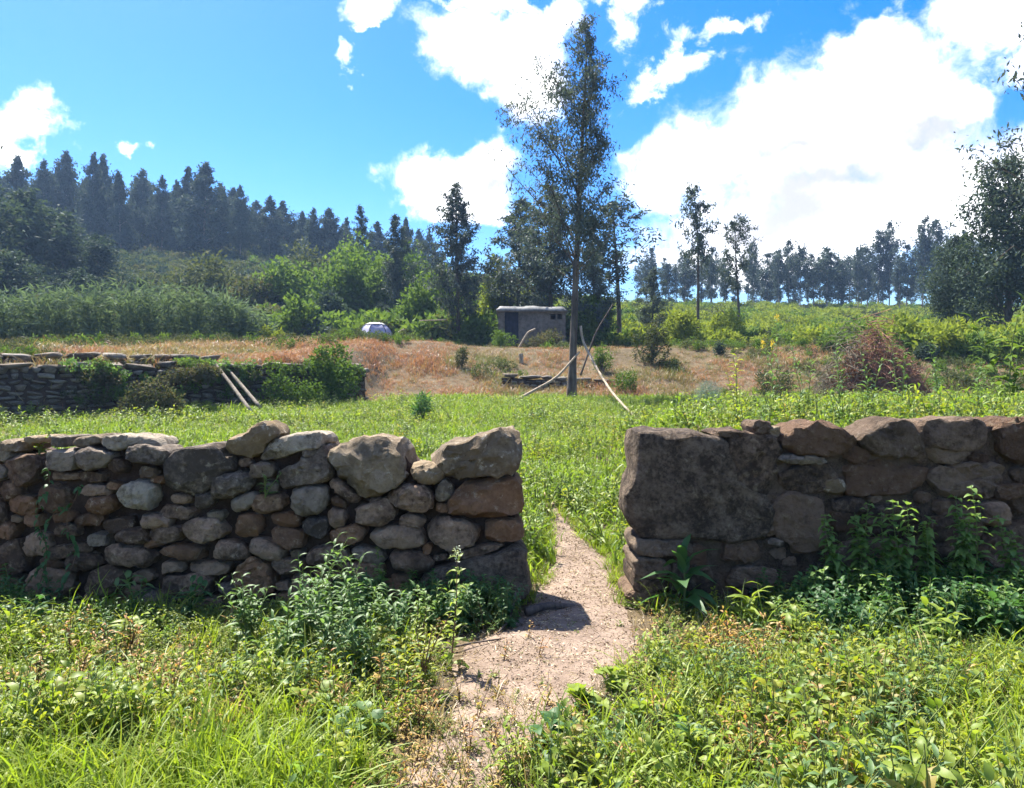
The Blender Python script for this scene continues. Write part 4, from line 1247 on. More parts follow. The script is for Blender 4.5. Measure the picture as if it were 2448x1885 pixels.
def build_shed():
    Y = 42.0
    x0 = (1191 - CX) / FPX * Y; x1 = (1352 - CX) / FPX * Y
    zt = W(0, 746, Y).z; zb = gz(0, Y) - 0.3
    root = empty('shed', ((x0 + x1) / 2, Y, zb), 'small flat-roofed grey masonry hut with a dark cloth in its doorway', 'hut')
    w = (x1 - x0) / 2; h = zt - zb
    rng = np.random.RandomState(3)
    dep = 2.6; th = 0.22
    dx0 = (1206 - CX) / FPX * Y - (x0 + x1) / 2; dx1 = (1240 - CX) / FPX * Y - (x0 + x1) / 2
    # front wall in pieces round the doorway and two small window holes
    def wall_piece(a, b_, c, d, y0=0.0, y1=th):
        mb = MB(); box_mb(mb, a, b_, y0, y1, c, d)
        return mb
    wx = [(1316 - CX) / FPX * Y - (x0 + x1) / 2, (1345 - CX) / FPX * Y - (x0 + x1) / 2]
    mb = MB()
    def seg(a, b_, c, d): box_mb(mb, a, b_, 0, th, c, d)
    seg(-w, dx0, 0, h)
    seg(dx1, wx[0], 0, h)
    seg(wx[0], wx[1] - 0.0, 0, h - 0.42)
    seg(wx[0], wx[1], h - 0.12, h)
    seg(wx[1], w, 0, h)
    obj('front_wall', mb.mesh('front_wall', M['plaster'], False), root)
    for nm, (a, b_, c, d) in (('side_wall', (-w, -w + th, th, dep)), ('side_wall', (w - th, w, th, dep)), ('back_wall', (-w + th, w - th, dep - th, dep))):
        mb = MB(); box_mb(mb, a, b_, c, d, 0, h); obj(nm, mb.mesh(nm, M['plaster'], False), root)
    # mullion in the window hole
    mb = MB(); mxc = (wx[0] + wx[1]) / 2; box_mb(mb, mxc - 0.04, mxc + 0.04, 0.02, th - 0.02, h - 0.419, h - 0.121); obj('mullion', mb.mesh('mullion', M['wood_dark'], False), root)
    # hanging cloth in the doorway
    n = 18
    V = []
    for k in range(n):
        t = k / (n - 1); xx = dx0 + 0.02 + (dx1 - dx0 - 0.04) * t
        yy = 0.10 + 0.05 * math.sin(t * 11) + 0.02 * math.sin(t * 27)
        for zz, sw in ((0.25, 1.0), (h * 0.5, 0.85), (h - 0.01, 0.5)):
            V.append((xx, yy * sw + 0.02, zz))
    Q = [[k * 3 + j, (k + 1) * 3 + j, (k + 1) * 3 + j + 1, k * 3 + j + 1] for k in range(n - 1) for j in range(2)]
    c = obj('door_curtain', new_mesh('door_curtain', V, None, Q, M['curtain'], True), root)
    # slab roof with a crumpled sheet over it
    nx, ny = 40, 14
    xs = np.linspace(-w - 0.12, w + 0.10, nx); ys = np.linspace(-0.22, dep + 0.15, ny)
    X, Yg = np.meshgrid(xs, ys, indexing='ij')
    def roof_z(X, Yg):
        edge = np.minimum.reduce([X - xs[0], xs[-1] - X, Yg - ys[0], ys[-1] - Yg])
        return h + 0.10 + 0.22 * sstep(edge, 0.0, 0.28) + (0.075 * vnoise(X, Yg, 3.0, 31) + 0.03 * vnoise(X, Yg, 9.0, 32)) * (0.15 + 0.85 * sstep(edge, 0.08, 0.5)) + 0.05 * sstep(-X, w * 0.3, w) - 0.02
    Z = roof_z(X, Yg)
    V = np.stack([X, Yg, Z], -1).reshape(-1, 3)
    i = np.arange(nx - 1)[:, None] * ny + np.arange(ny - 1)[None, :]
    Q = list(np.stack([i, i + ny, i + ny + 1, i + 1], -1).reshape(-1, 4))
    # skirt
    loop = [k * ny for k in range(nx)] + [(nx - 1) * ny + k for k in range(1, ny)] + [k * ny + ny - 1 for k in range(nx - 2, -1, -1)] + [k for k in range(ny - 2, 0, -1)]
    b0 = len(V)
    sk = V[loop].copy(); sk[:, 2] = h + 0.004
    V = np.vstack([V, sk])
    for k in range(len(loop)):
        k2 = (k + 1) % len(loop)
        Q.append([loop[k2], loop[k], b0 + k, b0 + k2])
    ce = len(V)
    V = np.vstack([V, [[0, dep / 2, h + 0.004]]])
    T = [[b0 + (k + 1) % len(loop), b0 + k, ce] for k in range(len(loop))]
    roof = obj('roof', new_mesh('roof', V, T, Q, M['tarp'], True), root)
    roof['label'] = 'uneven pale grey slab roof'
build_shed()

def build_tent():
    Y = 39.5
    c = W(898, 0, Y); zb = gz(c.x, Y) - 0.02
    root = empty('dome_tent', (c.x, Y, zb), 'lilac-grey dome tent with a white crown panel at the edge of the dry bank', 'tent')
    r = 0.92; H = W(0, 772, Y).z - zb
    n, m = 6, 7
    def p(k, j):
        t = j / m * 1.0
        a = k / n * 2 * math.pi + 0.3
        rad = r * math.cos(t * math.pi / 2) ** 0.75 + 0.02
        return np.array([rad * math.cos(a), rad * math.sin(a), H * math.sin(t * math.pi / 2)])
    for k in range(n):
        V, Q = [], []
        for j in range(6):
            a, b_ = p(k, j), p(k + 1, j)
            for s in np.linspace(0, 1, 4):
                q = a * (1 - s) + b_ * s
                V.append(q * np.array([1, 1, 1]) * (1 - 0.05 * math.sin(s * math.pi)))
        for j in range(5):
            for s in range(3):
                Q.append([j * 4 + s, j * 4 + s + 1, (j + 1) * 4 + s + 1, (j + 1) * 4 + s])
        obj('fly_panel', new_mesh('fly_panel', V, None, Q, M['tent'], True), root)
        mb = MB(); mb.tube([p(k, j) * 1.01 for j in range(7)], 0.018, 5); obj('pole_seam', mb.mesh('pole_seam', M['tent_pole'], True), root)
    V = [p(k, 5) * 1.012 for k in range(n)] + [p(k, 6) * 1.02 for k in range(n)] + [np.array([0, 0, H * 1.02])]
    Q = [[k, (k + 1) % n, n + (k + 1) % n, n + k] for k in range(n)]; T = [[n + k, n + (k + 1) % n, 2 * n] for k in range(n)]
    obj('crown_panel', new_mesh('crown_panel', V, T, Q, M['tent_pale'], True), root)
build_tent()
limb('pale_log', [W(948, 800, 38.9), W(956, 793, 38.9), W(966, 788, 38.9)], (0.06, 0.05), M['wood'], 'short pale log propped up beside the tent', 'log', 8)
limb('bare_pole', [W(1003, 767, 44.5), W(1040, 766, 44.5), W(1070, 765, 44.5)], (0.03, 0.03), M['wood'], 'thin bare pole lodged level among the bushes near the lone narrow tree', 'pole')
limb('broken_stick', [gp(1238, 38.4, -0.05), W(1262, 795, 38.4), W(1280, 787, 38.4)], (0.06, 0.05), M['wood'], 'broken pale stick poking up in front of the hut', 'branch')
st = limb('stump_post', [gp(1246, 33.5, -0.1), gp(1246, 33.5, 0.2), gp(1245, 33.5, 0.42)], (0.09, 0.10), M['wood'], 'short cut stump standing in the dry bank below the hut', 'stump')
limb('fallen_root', [Vector((0.10, 5.42, 0.03)), Vector((0.25, 5.50, 0.055)), Vector((0.42, 5.56, 0.035)), Vector((0.52, 5.60, 0.01))], (0.035, 0.012), M['wood_dark'], 'dark root crossing the path by the end of the cobble wall', 'root')
limb('dry_stick', [Vector((0.03, 5.30, 0.20)), Vector((-0.02, 5.12, 0.06)), Vector((-0.10, 4.96, 0.02))], (0.012, 0.006), M['wood_dark'], 'thin dark stick at the foot of the cobble wall by the path', 'stick')
limb('dry_stick', [Vector((-0.45, 4.62, 0.03)), Vector((-0.22, 4.78, 0.025)), Vector((0.08, 4.92, 0.02))], (0.008, 0.004), M['wood_dark'], 'long thin twig lying along the left side of the path', 'stick')
limb('dry_stick', [Vector((0.30, 4.05, 0.02)), Vector((0.42, 4.0, 0.03)), Vector((0.62, 3.75, 0.02))], (0.006, 0.004), M['straw'], 'pale straw stalk lying at the right side of the path', 'stick')

# ------------------------------------------------------------------ bushes one can tell apart
def bush_at(name, label, px, Y, wpx, top, mats, seed, nleaf, leaf, wid=0.45, lumps=9, group=None, cat='bush', stems=7, droop=0.0, ry=None, dz=-0.05, fill=0.5):
    x = (px - CX) / FPX * Y; z = gz(x, Y) + dz
    rx = wpx / 2 / FPX * Y
    h = EYE + (CY - top) / FPX * Y - z
    me = make_bush(seed, rx, ry or rx * 0.8, h, nleaf, leaf, wid, mats, lumps, stems, droop, fill=fill)
    return put_tree(name, me, (x, Y, z), 1, 0, label, cat, group, ('stem', 'foliage'))

bush_at('bramble_bush', 'bramble bush covering the end of the retaining wall beside the red bank', 788, 25.4, 140, 808, 'scrub_green', 201, 4600, 0.12, 0.6, 14)
bush_at('bramble_bush', 'leafy creeper hanging down the retaining wall left of the leaning poles', 365, 20.2, 190, 905, 'scrub', 202, 3000, 0.09, 0.5, 14, ry=0.35)
bush_at('bramble_bush', 'grey-green scrub sprawling on the retaining wall top above the leaning poles', 470, 22.0, 140, 868, 'scrub', 203, 2400, 0.10, 0.5, 10, ry=0.5, dz=0.9)
bush_at('bramble_bush', 'creeper trailing along the retaining wall between poles and bramble bush', 690, 23.9, 200, 895, 'scrub_green', 204, 3000, 0.09, 0.5, 12, ry=0.4)
bush_at('green_bush', 'broad rounded green bush in front of the ridge trees', 800, 58, 200, 600, 'scrub_green', 205, 5000, 0.42, 0.5, 16)
bush_at('green_bush', 'wide green bush on the slope above the bright end of the cane hedge', 690, 62, 190, 625, 'scrub_green', 230, 4200, 0.42, 0.5, 16)
bush_at('scrub_bush', 'grey-green bush between the cane hedge and the green bushes', 590, 60, 170, 660, 'scrub', 231, 3600, 0.40, 0.45, 14)
bush_at('green_bush', 'bright bush filling the foot of the slope left of the tent', 715, 47, 110, 705, 'scrub_green', 232, 2600, 0.32, 0.5, 12)
bush_at('tree_bush', 'tall light green bushy tree below the pointed tree on the slope', 860, 68, 210, 575, 'scrub_green', 233, 5200, 0.42, 0.5, 18)
bush_at('tree_bush', 'tall green bushy tree under the right end of the ridge row', 960, 64, 160, 590, 'scrub_green', 234, 4600, 0.42, 0.5, 16)
bush_at('tree_bush', 'grey-green bushy tree at the top of the scrub slope', 760, 74, 200, 575, 'scrub', 235, 4600, 0.42, 0.5, 16)
bush_at('tree_bush', 'green bushy tree behind the lone narrow tree', 1060, 58, 150, 635, 'scrub_green', 236, 4200, 0.40, 0.5, 14)
bush_at('scrub_bush', 'wide grey-green bush in the middle of the scrub slope', 500, 66, 230, 615, 'scrub', 237, 4600, 0.42, 0.45, 16)
bush_at('dark_bush', 'dark shadowy bush behind the tent side of the green bushes', 800, 52, 120, 690, 'dark_leaf', 206, 3200, 0.34, 0.5, 10)
bush_at('green_bush', 'tall light green bush left of the lone narrow tree', 905, 60, 150, 610, 'scrub_green', 207, 4200, 0.40, 0.5, 14)
bush_at('green_bush', 'light green bush right behind the tent', 1000, 50, 110, 660, 'scrub_green', 208, 3000, 0.34, 0.5, 12)
bush_at('yellow_bush', 'yellow-green bush between the lone narrow tree and the hut', 1180, 50, 110, 640, 'scrub_yellow', 209, 3200, 0.32, 0.45, 12)
bush_at('yellow_bush', 'yellow-green bush showing above the hut roof', 1285, 52, 110, 650, 'scrub_yellow', 210, 3000, 0.32, 0.45, 12)
bush_at('green_bush', 'green bush at the shaded end of the hut, behind the tall tree', 1410, 46, 130, 700, 'scrub_green', 211, 3000, 0.30, 0.5, 12)
bush_at('small_shrub', 'small green shrub at the foot of the hut doorway', 1196, 38.0, 75, 792, 'scrub_green', 212, 1500, 0.14, 0.3, 8)
bush_at('small_shrub', 'grey twiggy shrub along the front of the hut', 1300, 38.6, 130, 788, 'scrub', 213, 2200, 0.16, 0.25, 9, ry=0.7)
bush_at('young_shrub', 'open shrub with forked stems on the dry slope right of the tall tree', 1558, 33.5, 95, 742, 'scrub', 214, 1800, 0.15, 0.35, 8, stems=8, dz=0.1)
bush_at('small_shrub', 'small green shrub in the dry bank beside the pale propping branch', 1440, 31.8, 70, 820, 'scrub_green', 215, 1200, 0.12, 0.35, 8)
bush_at('small_shrub', 'little green bush at the foot of the dark stone ledge', 1490, 29.0, 75, 882, 'scrub_green', 216, 1200, 0.10, 0.4, 8)
bush_at('small_shrub', 'little dark shrub on the red bank below the tent', 900, 35.6, 50, 795, 'dark_leaf', 217, 700, 0.12, 0.4, 6)
bush_at('small_shrub', 'thin shrub standing in the dry bank below the lone narrow tree', 1105, 32.5, 34, 828, 'scrub', 218, 700, 0.12, 0.3, 6)
bush_at('yellow_bush', 'bright little bush at the end of the cane hedge', 655, 38, 60, 778, 'scrub_yellow', 219, 900, 0.15, 0.35, 7)
bush_at('round_bush', 'round dark bush on the slope beyond the brush pile', 2222, 33.5, 78, 814, 'dark_leaf', 220, 2000, 0.14, 0.4, 9)
bush_at('small_shrub', 'small upright shrub on the dry slope below the sparse thin tree', 1722, 35.0, 34, 812, 'dark_leaf', 221, 600, 0.12, 0.4, 6)
bush_at('yellow_bush', 'yellow-green bush at the foot of the sparse thin tree', 1635, 46, 90, 735, 'scrub_yellow', 222, 1800, 0.28, 0.4, 9)
bush_at('yellow_bush', 'yellow-green bush at the foot of the thin tree with rounded crown', 1730, 48, 100, 735, 'scrub_yellow', 223, 1800, 0.28, 0.4, 9)
bush_at('rush_clump', 'dark rushy clump in the middle of the green field', 1008, 19.0, 55, 935, 'nettle', 224, 700, 0.18, 0.12, 6)
bush_at('grey_shrub', 'grey-green shrub on the slope left of the brush pile', 1850, 26.5, 110, 860, 'scrub', 225, 1800, 0.12, 0.3, 9)
bush_at('pale_grass_mound', 'rounded pale mound of seeding grass at the edge of the field', 1695, 22.5, 75, 905, 'white_flower', 226, 2200, 0.13, 0.08, 6, cat='grass mound', ry=0.4)

# -- pile of cut brush
def brush_pile():
    c = gp(2080, 27.2)
    root = empty('brush_pile', (c.x, c.y, c.z), 'heap of cut reddish dry brush on the right of the slope', 'brush pile')
    rng = np.random.RandomState(8)
    for nm, n, rx, ry, h, ox, oz, mat, r in (('twigs', 2000, 1.8, 1.3, 3.1, 0.25, 0, 'twig_red', 0.014), ('twigs', 700, 1.25, 1.0, 3.3, -0.75, 0, 'scrub_twig', 0.011), ('branches', 80, 1.8, 1.3, 2.7, 0.1, 0, 'wood_dark', 0.03)):
        mb = MB()
        for k in range(n):
            a = rng.uniform(0, 6.28); q = math.sqrt(rng.rand())
            x, y = q * math.cos(a) * rx, q * math.sin(a) * ry
            z = h * (1 - q ** 1.6) * rng.uniform(0.35, 1.0) * (0.82 + 0.18 * math.sin(a * 3 + 1) + 0.12 * math.sin(a * 7)) + 0.04
            L = rng.uniform(0.35, 0.95) * (2.0 if rng.rand() < 0.10 else 1.0)
            d = np.array([math.cos(a) * 0.8 + rng.normal() * 0.6, math.sin(a) * 0.8 + rng.normal() * 0.6, -0.7 * q + rng.normal() * 0.35])
            d /= np.linalg.norm(d)
            p = np.array([x + ox, y, z + oz]); b_ = rng.normal(size=3) * 0.09 * L
            pts = [p - d * L / 2, p + b_, p + d * L / 2]
            for q_ in pts: q_[2] = max(q_[2], 0.0)
            mb.tube(pts, [r, r * 0.8, r * 0.4], 3, False)
        obj(nm, mb.mesh(nm, M[mat]), root)
    cr = MB()
    n = 2600
    u = rng.normal(size=(n, 3)); u[:, 2] = np.abs(u[:, 2]); u /= np.linalg.norm(u, axis=1)[:, None]
    P = u * np.array([1.65, 1.2, 2.2]) * rng.uniform(0.75, 1.03, n)[:, None] + np.array([0.12, 0, 0])
    D = rng.normal(size=(n, 3)); D /= np.linalg.norm(D, axis=1)[:, None]
    cr.diamonds(P, D, rng.uniform(0.08, 0.2, n), rng.uniform(0.015, 0.04, n), rng)
    obj('dry_leaves', cr.mesh('dry_leaves', M['dry_red_leaf']), root)
M['scrub_twig'] = plain_mat('grey_twigs', (0.10, 0.09, 0.06), (0.22, 0.19, 0.13), 3)
M['dry_red_leaf'] = leaf_mat('brown_dry_leaf', (0.17, 0.07, 0.042), (0.33, 0.17, 0.10), None, trans=0.15)
brush_pile()

# -- cane hedge on the left
def cane_hedge():
    rng = np.random.RandomState(12)
    root = empty('cane_hedge', (-17, 36, 3.4), 'long grey-green hedge of canes above the retaining wall', 'hedge')
    st, lf = MB(), MB()
    n = 1500
    x = rng.uniform(-27.5, -12.6, n)
    y = 33.5 + (x + 27.5) * 0.30 + rng.uniform(-0.8, 2.2, n)
    z = ground_z(x, y)
    hgt = np.interp(x, [-27.5, -24, -17, -14.5, -12.6], [2.3, 2.4, 2.9, 2.5, 1.3]) * rng.uniform(0.72, 1.06, n)
    P0 = np.stack([x, y, z], -1) - np.array([-17, 36, 3.4])
    for k in range(n):
        l = rng.normal(size=2) * 0.16
        t = np.linspace(0, 1, 4)
        pts = P0[k] + np.stack([l[0] * t ** 2 * hgt[k], l[1] * t ** 2 * hgt[k], t * hgt[k]], -1)
        if k % 3 == 0: st.tube(pts, [0.014, 0.012, 0.008, 0.003], 3, False)
        m = 9
        tt = rng.uniform(0.15, 1.0, m)
        B = P0[k] + np.stack([l[0] * tt ** 2 * hgt[k], l[1] * tt ** 2 * hgt[k], tt * hgt[k]], -1)
        D = rng.normal(size=(m, 3)); D[:, 2] = rng.uniform(-0.2, 1.3, m); D /= np.linalg.norm(D, axis=1)[:, None]
        lf.diamonds(B, D, rng.uniform(0.28, 0.55, m), rng.uniform(0.05, 0.09, m), rng, 0.3)
    obj('canes', st.mesh('canes', M['stem']), root)
    obj('leaves', lf.mesh('leaves', M['cane']), root)
cane_hedge()

# ------------------------------------------------------------------ uncountable cover
NR = np.random.RandomState
def herb_mesh(seed, mat, stem='stem', **k):
    a, b_ = herb_geo(seed, **k)
    return two_mat_mesh('herb', a, b_, M[stem], M[mat])

# foreground
HM = ['herb', 'herb_yellow', 'herb', 'herb_blue', 'herb_yellow', 'herb_blue', 'herb', 'herb_yellow', 'herb', 'herb_blue']
herbs = [herb_mesh(300 + k, HM[k], stem='stem_red' if k % 3 == 0 else 'stem', h=0.24 + 0.07 * (k % 3), nleaf=26, L=0.066 + 0.012 * (k % 3), Wd=(0.020 + 0.004 * (k % 3)) * (1.6 if k in (2, 4, 8) else 1), stems=3, spread=0.55, prof=(LANCE, OVAL, ROUND)[(0, 0, 2, 0, 1, 0, 1, 0, 2, 0)[k]]) for k in range(10)]
herbs += [herb_mesh(315 + k, ['herb', 'nettle_pale'][k], h=0.26, nleaf=14, L=0.125, Wd=0.048, stems=3, spread=0.7, prof=OVAL, el=(0.0, 0.7)) for k in range(2)]
low = [herb_mesh(320 + k, ['herb', 'herb_yellow', 'herb'][k % 3], h=0.09, nleaf=15, L=0.036, Wd=0.022, stems=4, spread=1.1, prof=OVAL, el=(-0.1, 0.7)) for k in range(6)]
grassc = [grass_geo(340 + k, 13, 0.30, 0.0075, 0.045, 0.75, 5).mesh('grass_tuft', M['grass']) for k in range(5)]
dryc = [grass_geo(350 + k, 9, 0.26, 0.0045, 0.06, 0.9, 4).mesh('dry_tuft', M['straw' if k % 2 else 'dry']) for k in range(3)]

def fore_keep(x, y):
    return (path_dist(x, y) > 1.0 + 0.25 * vnoise(x, y, 6, 40)) & ~in_wall(x, y)
rng = NR(1)
x, y = scat_xy(rng, 6200, -3.9, 4.6, 2.35, 5.66, fore_keep)
# thinner cover right of the path by the wall and along the path edges
pd = path_dist(x, y)
dens = np.clip((pd - 0.9) * 0.9, 0.15, 1.0) * np.where((x > 0.6) & (x < 2.0) & (y > 4.5), 0.45, 1.0)
dens = dens * (1 - 0.75 * sstep(-x, 0.4, 0.9) * (1 - sstep(y, 2.9, 3.4)))
m = rng.rand(len(x)) < dens
x, y = x[m], y[m]
nz = vnoise(x, y, 2.2, 91)
mul = np.clip(0.85 + 0.45 * nz, 0.4, 1.45) * (1 - 0.45 * sstep(y, 4.7, 5.3) * (x < 0.6)) * (1 - 0.35 * sstep(y, 4.2, 5.0) * (x > 0.6))
idx = ((vnoise(x, y, 1.5, 92) + 1.2) / 2.4 * 10 + rng.uniform(-2.2, 2.2, len(x))).astype(int) % 10
idx = np.where(rng.rand(len(x)) < 0.10, rng.randint(10, 12, len(x)), idx)
go_scatter('foreground_herbs', 'tangle of leafy herbs in front of the walls on both sides of the path', 'weeds', herbs, x, y, rng, 0.55, 1.2, 0.3, 0.01, idx=idx, mul=mul)
rng = NR(2)
x, y = scat_xy(rng, 5200, -3.9, 4.6, 2.3, 5.66, lambda x, y: (path_dist(x, y) > 0.80 + 0.25 * vnoise(x, y, 6, 40)) & ~in_wall(x, y))
go_scatter('ground_leaves', 'small creeping leaves covering the soil of the foreground', 'ground cover', low, x, y, rng, 0.7, 1.4, 0.2, 0.0)
rng = NR(3)
x, y = scat_xy(rng, 8200, -3.4, 4.2, 2.2, 5.5, fore_keep)
dens = np.where(x < 0, np.clip(1.75 - (y - 2.3) * 1.15, 0.05, 1) * sstep(-x, 0.35, 0.9) * 1.2, 0.02 + np.clip(1.15 - (y - 2.3) * 0.55, 0.05, 1) * (0.22 + 0.78 * sstep(x, 1.2, 2.2)))
m = rng.rand(len(x)) < dens
go_scatter('foreground_grass', 'long bright grass in the lower corners of the foreground', 'grass', grassc, x[m], y[m], rng, 0.6, 1.3, 0.25, 0.0)
rng = NR(4)
x, y = scat_xy(rng, 620, -3.6, 4.2, 2.4, 5.5, lambda x, y: (path_dist(x, y) > 0.95) & (vnoise(x, y, 1.6, 44) > 0.1) & ~in_wall(x, y))
go_scatter('dry_stalks', 'dry yellow stalks mixed into the foreground weeds', 'dry grass', dryc, x, y, rng, 0.5, 1.0, 0.45, 0.0)

dherb = [herb_mesh(720 + k, 'dry_herb', stem='stem_red', h=0.26, nleaf=22, L=0.06, Wd=0.018, stems=3, spread=0.5, prof=(LANCE, OVAL)[k % 2]) for k in range(3)]
rng = NR(19)
def zone(x, y): return np.maximum.reduce([np.exp(-((x - a) / w) ** 2 - ((y - c) / v) ** 2) for a, w, c, v in ((-2.3, 0.55, 4.1, 0.5), (-1.15, 0.4, 3.65, 0.3), (1.05, 0.4, 3.15, 0.35), (2.1, 0.5, 4.0, 0.3), (-0.35, 0.25, 3.3, 0.5), (1.4, 0.4, 4.55, 0.25))])
x, y = scat_xy(rng, 5200, -3.6, 4.0, 2.5, 5.2, lambda x, y: (path_dist(x, y) > 0.95) & (NR(20).rand(len(x)) < zone(x, y) * 0.24))
go_scatter('dry_herbs', 'withered yellow and rusty herbs in patches among the foreground weeds', 'dry weeds', dherb, x, y, rng, 0.6, 1.25, 0.3, 0.0)
nund = [herb_mesh(740 + k, ['nettle', 'nettle_pale'][k % 2], h=0.36, nleaf=30, L=0.085, Wd=0.045, stems=3, spread=0.4, prof=OVAL, opp=True, el=(-0.2, 0.5)) for k in range(3)]
rng = NR(25)
x, y = scat_xy(rng, 420, 1.55, 4.6, 4.75, 5.55, lambda x, y: (NR(26).rand(len(x)) < sstep(x, 1.5, 2.6)))
go_scatter('nettle_undergrowth', 'dark young nettles crowding the foot of the brown wall', 'weeds', nund, x, y, rng, 0.6, 1.25, 0.2, 0.0)
rng = NR(27)
x, y = scat_xy(rng, 300, -3.9, 0.0, 5.0, 5.6, lambda x, y: vnoise(x, y, 1.3, 97) > -0.15)
go_scatter('wall_foot_weeds', 'dark weeds along the foot of the cobble wall', 'weeds', nund + herbs[3:6:2], x, y, rng, 0.5, 1.05, 0.2, 0.0)
# litter and straw on the path
def chip_mesh(seed, L, w, mat, n=5):
    rng = NR(seed); mb = MB()
    P = np.stack([rng.normal(0, 0.03, n), rng.normal(0, 0.03, n), rng.uniform(0.002, 0.008, n)], -1)
    D = rng.normal(size=(n, 3)); D[:, 2] *= 0.12; D /= np.linalg.norm(D, axis=1)[:, None]
    mb.diamonds(P, D, L * rng.uniform(0.5, 1.2, n), w, rng)
    return mb.mesh('chip', M[mat])
chips = [chip_mesh(k, 0.022, 0.010, 'litter', 7) for k in range(3)] + [chip_mesh(10 + k, 0.085, 0.004, 'straw', 2) for k in range(2)] + [chip_mesh(20, 0.02, 0.012, 'straw', 3), chip_mesh(21, 0.10, 0.004, 'litter', 2)]
rng = NR(5)
x, y = scat_xy(rng, 11000, -1.0, 1.6, 2.4, 9.5, lambda x, y: (path_dist(x, y) < 1.25) & ~in_wall(x, y))
z = ground_z(x, y) + 0.02 - 0.05 * np.minimum(path_dist(x, y), 1.2) ** 3 + 0.012 * vnoise(x, y, 4, 9) + 0.003
rot = np.stack([rng.normal(0, 0.1, len(x)), rng.normal(0, 0.1, len(x)), rng.uniform(0, 6.28, len(x))], -1)
scatter('path_litter', 'dry leaf crumbs and straw strewn over the sandy path', 'litter', chips, np.stack([x, y, z], -1), rot, rng.uniform(0.4, 1.1, len(x)), rng.randint(0, len(chips), len(x)))

rng = NR(23)
x, y = scat_xy(rng, 2600, -0.9, 1.2, 2.3, 5.3, lambda x, y: (path_dist(x, y) < 1.3) & (NR(24).rand(len(x)) < np.clip(1.15 - (y - 2.9) * 0.95, 0.05, 1) + 0.35 * (path_dist(x, y) > 0.8)))
go_scatter('path_weeds', 'low half-dry weeds creeping over the near end of the path', 'weeds', low + dherb[:2] + dryc[:2], x, y, rng, 0.35, 0.85, 0.3, 0.0)
rng = NR(33)
x, y = scat_xy(rng, 5000, -0.2, 1.5, 5.7, 10.5, lambda x, y: (path_dist(x, y) > 0.62) & (path_dist(x, y) < 1.5) & ~in_wall(x, y))
m = rng.rand(len(x)) < 0.5
go_scatter('path_edge_grass', 'grass and small leaves creeping over the path edges in the gap', 'grass', low + grassc, x[m], y[m], rng, 0.3, 0.75, 0.3, 0.0)
# green field behind the walls
fieldc = [grass_geo(360 + k, 14, 0.19, 0.013, 0.07, 0.85, 3).mesh('field_tuft', M['field']) for k in range(5)]
fieldh = [herb_mesh(370 + k, ['herb_yellow', 'field', 'herb', 'field'][k % 4], h=0.20 + 0.04 * (k % 2), nleaf=20, L=0.075, Wd=0.022, stems=3, spread=0.6) for k in range(6)]
def field_keep(x, y):
    return ~behind_rw(x, y) & ~in_wall(x, y) & (path_dist(x, y) > np.where(y < 10.4, 1.05, 0) + 0.2 * vnoise(x, y, 5, 41)) & (y < 28.6 + 0.6 * vnoise(x, y, 0.5, 42))
rng = NR(6)
x, y = scat_fan(rng, 32000, 6.2, 29.0, field_keep, power=0.55)
go_scatter('field_grass', 'bright green grass of the field behind the walls', 'grass', fieldc, x, y, rng, 0.8, 1.6, 0.25, 0.0, mul=np.clip(0.9 + 0.4 * vnoise(x, y, 0.7, 96), 0.45, 1.5))
rng = NR(7)
x, y = scat_fan(rng, 14000, 6.2, 26.0, lambda x, y: field_keep(x, y) & (vnoise(x, y, 0.8, 45) > -0.7), power=0.2)
go_scatter('field_herbs', 'leafy green weeds standing in the field grass', 'weeds', fieldh, x, y, rng, 0.8, 1.9, 0.25, 0.0, mul=np.clip(0.9 + 0.5 * vnoise(x, y, 0.9, 95), 0.45, 1.5))

fieldt = [herb_mesh(700 + k, ['herb', 'herb_blue', 'herb_yellow'][k % 3], h=0.42, nleaf=34, L=0.10, Wd=0.026, stems=3, spread=0.35) for k in range(3)]
rng = NR(17)
x, y = scat_fan(rng, 2600, 6.3, 27.0, lambda x, y: field_keep(x, y) & (vnoise(x, y, 0.9, 47) > 0.35), power=0.3)
go_scatter('tall_field_weeds', 'patches of taller weeds in the green field', 'weeds', fieldt, x, y, rng, 0.5, 1.15, 0.15, 0.0)
rng = NR(18)
x, y = scat_xy(rng, 900, 1.6, 7.5, 6.25, 8.6)
go_scatter('wall_back_weeds', 'weeds and grass growing along the top edge of the brown wall', 'weeds', fieldt + fieldc + dryc, x, y, rng, 0.5, 1.15, 0.2, 0.0)
# dry bank and terrace
dryb = [grass_geo(380 + k, 22, 0.42, 0.014, 0.16, 0.9, 3).mesh('bank_tuft', M['dry']) for k in range(4)] + [grass_geo(390 + k, 22, 0.36, 0.014, 0.16, 0.9, 3).mesh('bank_tuft', M['dry_red']) for k in range(3)]
def bank_keep(x, y):
    return (y > 28.2 + 0.6 * vnoise(x, y, 0.5, 42)) | behind_rw(x, y)
rng = NR(8)
x, y = scat_fan(rng, 34000, 19.0, 47.0, lambda x, y: bank_keep(x, y) & ~((x < -12.4) & (y > 33) & (y < 41)) & (NR(77).rand(len(x)) > sstep(x / y, 0.30, 0.50) * 0.8), power=0.8)
red = (x < -2.8 + 0.8 * vnoise(x, y, 0.9, 51)) & (x > -9) & (rng.rand(len(x)) < 0.9) | ((vnoise(x, y, 0.8, 53) > 0.2) & (rng.rand(len(x)) < 0.75)) | (rng.rand(len(x)) < 0.15)
idx = np.where(red, rng.randint(4, 7, len(x)), rng.randint(0, 4, len(x)))
